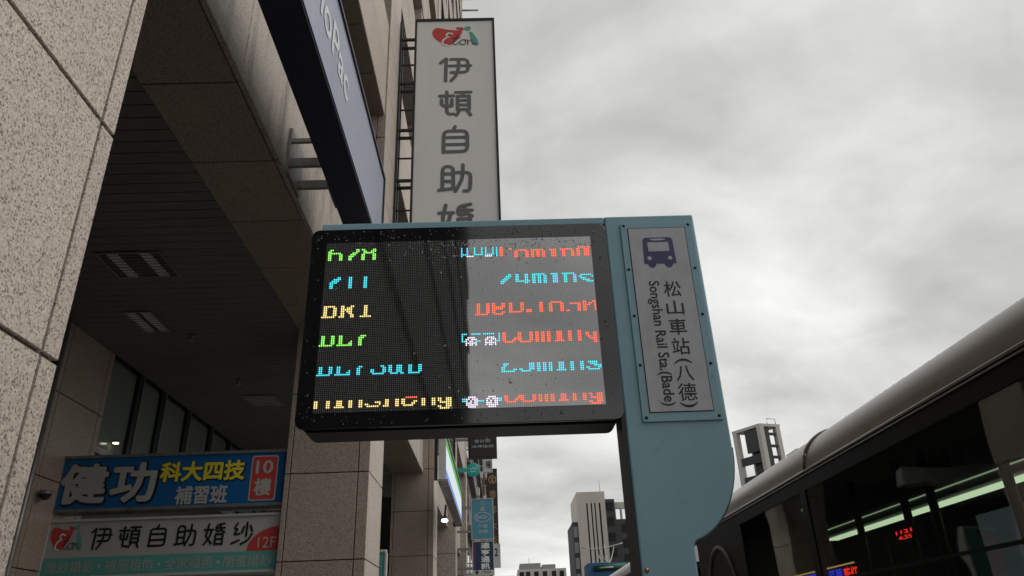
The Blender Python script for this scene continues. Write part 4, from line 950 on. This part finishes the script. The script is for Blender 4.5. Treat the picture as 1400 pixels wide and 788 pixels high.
def make_bus(y0, y1, roofmat, label, detail):
    t = thing('city_bus', (3.75, (y0 + y1) / 2, -.12), label, 'bus', 'buses standing at the stop')
    pr = roof_profile()
    secs = [(y0, .86), (y0 + .12, .95), (y0 + .35, 1.0)]
    ys_all = [(y0, -.10), (y0 + .12, -.035), (y0 + .35, 0)] + [(y0 + .35 + (y1 - y0 - .7) * k / 8, 0) for k in range(1, 8)] + [(y1 - .35, 0), (y1 - .12, -.035), (y1, -.10)]
    m = MB(); vs_ = []; n = len(pr)
    for y, d in ys_all:
        for x, z in pr: vs_.append((x + (3.75 - x) * (-d) * .6, y, z + d * 1.2 * (z - 2.5)))
    fs_ = [(j * n + k, j * n + k + 1, (j + 1) * n + k + 1, (j + 1) * n + k) for j in range(len(ys_all) - 1) for k in range(n - 1)]
    m.add(vs_, fs_, True)
    m.f += [tuple(range(n)), tuple((len(ys_all) - 1) * n + k for k in range(n))]; m.sm += [False, False]
    roof = m.build('roof', MT[roofmat], t)
    if detail:
        sm = MB(); P = [(x - .006 if x < 3.75 else x + .006, 6.02, z + .006) for x, z in pr]
        sm.tube(P, .010, 6); sm.build('roof_seam', MT[roofmat], roof)
        def on_roof():
            a = R(random.uniform(12, 58)); return (XS0 + .36 - .362 * math.cos(a), random.uniform(1.5, 8.5), 2.80 + .342 * math.sin(a))
        mb = MB()
        for _ in range(420):
            p = on_roof(); mb.dome(p, random.uniform(.002, .005), (-.8, 0, .6), .5, 6, 2)
        tag(mb.build('rain_drops', WATER, roof), kind='stuff')
    for s, xs_ in ((-1, XS0), (1, XS1)):
        m = MB(); m.tube([(xs_ + s * .004, y0 + .1, 2.80), (xs_ + s * .004, y1 - .1, 2.80)], .012, 8); m.tube([(xs_ + s * .008, y0 + .1, 2.772), (xs_ + s * .008, y1 - .1, 2.772)], .007, 8); m.build('gutter_trim', MT['bus_trim'], t)
        BX(*sorted((xs_, xs_ - s * .05)), y0 + .05, y1 - .05, 2.66, 2.795).build('header_panel', MT['bus_black'], t)
        BX(*sorted((xs_, xs_ - s * .06)), y0 + .02, y1 - .02, .25, 1.15).build('lower_panel', MT[roofmat], t)
    rear = y1 - 1.9
    # windows on the pavement side and the far side
    marks = [6.17, 2.85, .4] if detail else [y0 + 2.1 + 2.3 * k for k in range(4)]
    marks = sorted(marks)
    edges_ = [y0 + .25] + [q for q in marks if y0 + .8 < q < rear - .5] + [rear]
    for a, b in zip(edges_[:-1], edges_[1:]):
        near_ = detail
        w_ = BX(XS0 + .008, XS0 + .014, a + .06, b - .06, 1.15, 2.66).build('window', GLASS if near_ else GLASS_D, t)
        BX(XS0 + .001, XS0 + .05, b - .058, b + .058, 1.15, 2.66).build('pillar', MT['bus_black'], t)
        BX(XS1 - .014, XS1 - .008, a + .06, b - .06, 1.15, 2.66).build('window', GLASS_D, t)
        BX(XS1 - .05, XS1 - .001, b - .058, b + .058, 1.15, 2.66).build('pillar', MT['bus_black'], t)
        if near_:
            BX(XS0 + .002, XS0 + .02, a + .06, b - .06, 1.955, 1.975).build('window_rail', MT['bus_black'], w_)
    BX(XS0 + .001, XS0 + .05, rear + .06, y1 - .08, 1.15, 2.66).build('rear_quarter_panel', MT['bus_black'], t)
    BX(XS1 - .05, XS1 - .001, rear + .06, y1 - .08, 1.15, 2.66).build('rear_quarter_panel', MT['bus_black'], t)
    BX(XS0 + .03, XS1 - .03, y1 - .08, y1 - .01, .3, 2.9).build('rear_panel', MT[roofmat], t, bevel=.03)
    fp = BX(XS0 + .03, XS1 - .03, y0 + .01, y0 + .10, .3, 1.15).build('front_panel', MT[roofmat], t, bevel=.03)
    BX(XS0 + .05, XS1 - .05, y0 + .02, y0 + .05, 1.15, 2.66).build('windscreen', GLASS_D, t)
    for xl in (XS0 + .25, XS1 - .55): BX(xl, xl + .3, y0 + .0, y0 + .009, .6, .8).build('headlight', MT['light_metal'], fp)
    BX(XS0 + .06, XS1 - .06, y0 + .12, y1 - .1, .55, .62).build('floor', MT['bus_inside'], t)
    BX(XS0 + .06, XS1 - .06, y0 + .12, y1 - .1, 2.70, 2.74).build('ceiling', MT['bus_inside'], t)
    for yc in (y0 + 2.6, y1 - 3.2):
        for xs_, s in ((XS0 + .02, 1), (XS1 - .02, -1)):
            wh = MB().tube([(xs_, yc, .36), (xs_ + s * .28, yc, .36)], .48, 24).build('wheel', MT['tyre'], t)
            MB().tube([(xs_ - s * .004, yc, .36), (xs_ + s * .05, yc, .36)], .27, 16).build('rim', MT['grey_metal'], wh)
    return t, rear
bus, rear = make_bus(-2.6, 9.9, 'bus_taupe', 'brown bus with rain on its roof and lit ceiling lights, nearest on the right', True)
# interior of the near bus
BX(3.17, 3.25, -1.5, 7.4, 2.405, 2.425).build('ceiling_light_tube', MT['tube_light'], bus)
BX(3.10, 3.32, -1.5, 7.45, 2.43, 2.52).build('light_housing', MT['bus_inside'], bus)
BX(3.088, 3.098, -1.2, 7.2, 2.478, 2.486).build('trim_reflection', MT['tube_reflection'], bus)  # glowing bar stands in for the tube's reflection on the ceiling trim
for yc in (6.75, 6.05, 5.3, 4.95, 4.15, 3.6, 2.6, 1.5):
    MB().tube([(2.86, yc, .62), (2.86, yc, 2.70)], .03, 8).build('handrail', MT['bus_black'], bus)
for yc in [6.9 - .85 * k for k in range(8)]:
    st = BX(2.62, 3.5, yc, yc + .42, 1.0, 1.1).build('seat', MT['seat_blue'], bus, bevel=.02)
    BX(2.62, 3.5, yc + .40, yc + .50, 1.1, 1.72).build('backrest', MT['seat_blue'], st, bevel=.03)
ar = MB(); P = [(XS0 - .004, 8.90 + .56 * math.cos(R(a)), 1.98 + .56 * math.sin(R(a))) for a in range(0, 181, 12)]
ar.tube([(XS0 - .004, 9.46, 1.2)] + P + [(XS0 - .004, 8.34, 1.2)], .022, 8); ar.build('panel_arch_trim', MT['taupe_arc'], bus)
# LED route sign in the side window
ls = BX(2.60, 2.64, 5.70, 7.55, 1.80, 2.085).build('route_display', MT['bus_black'], bus)
BX(2.592, 2.599, 6.35, 7.5, 1.86, 2.05).build('blue_field', MT['bus_led_blue'], ls)
BX(2.592, 2.599, 5.72, 7.52, 2.062, 2.072).build('orange_line', MT['bus_led_orange'], ls)
mx_ = MB()
def neg_text(body, y, z, wd, ht, x=2.592):
    vs, fs, asp = textmesh(body, .02)
    return [Vector((x, y - p[0] * wd, z + p[1] * ht)) for p in vs], fs
for body, yq, wdt, mt in (('區間', 6.07, .24, 'bus_led_blue'), ('藍紅', 5.80, .24, 'bus_led_red')):
    vs_, fs_ = neg_text(body, yq, 1.985, wdt, .12); MB().add(vs_, fs_).build('led_characters', MT[mt], ls)
rd = BX(2.75, 2.77, 4.98, 5.42, 2.145, 2.235).build('led_reflection', MT['bus_black'], bus)  # added panel with glowing digits, standing in for a mirrored LED reflection
for body, zq, wd in (('1121', 2.208, .22), ('4:35', 2.172, .18)):
    vs_, fs_ = neg_text(body, 5.2, zq, wd, .024, 2.748); MB().add(vs_, fs_).build('led_characters', MT['bus_led_red'], rd)  # glowing digits of the added panel, standing in for the LED reflection
make_bus(13.0, 25.0, 'bus_white', 'second bus with a white roof waiting behind the blue post', False)
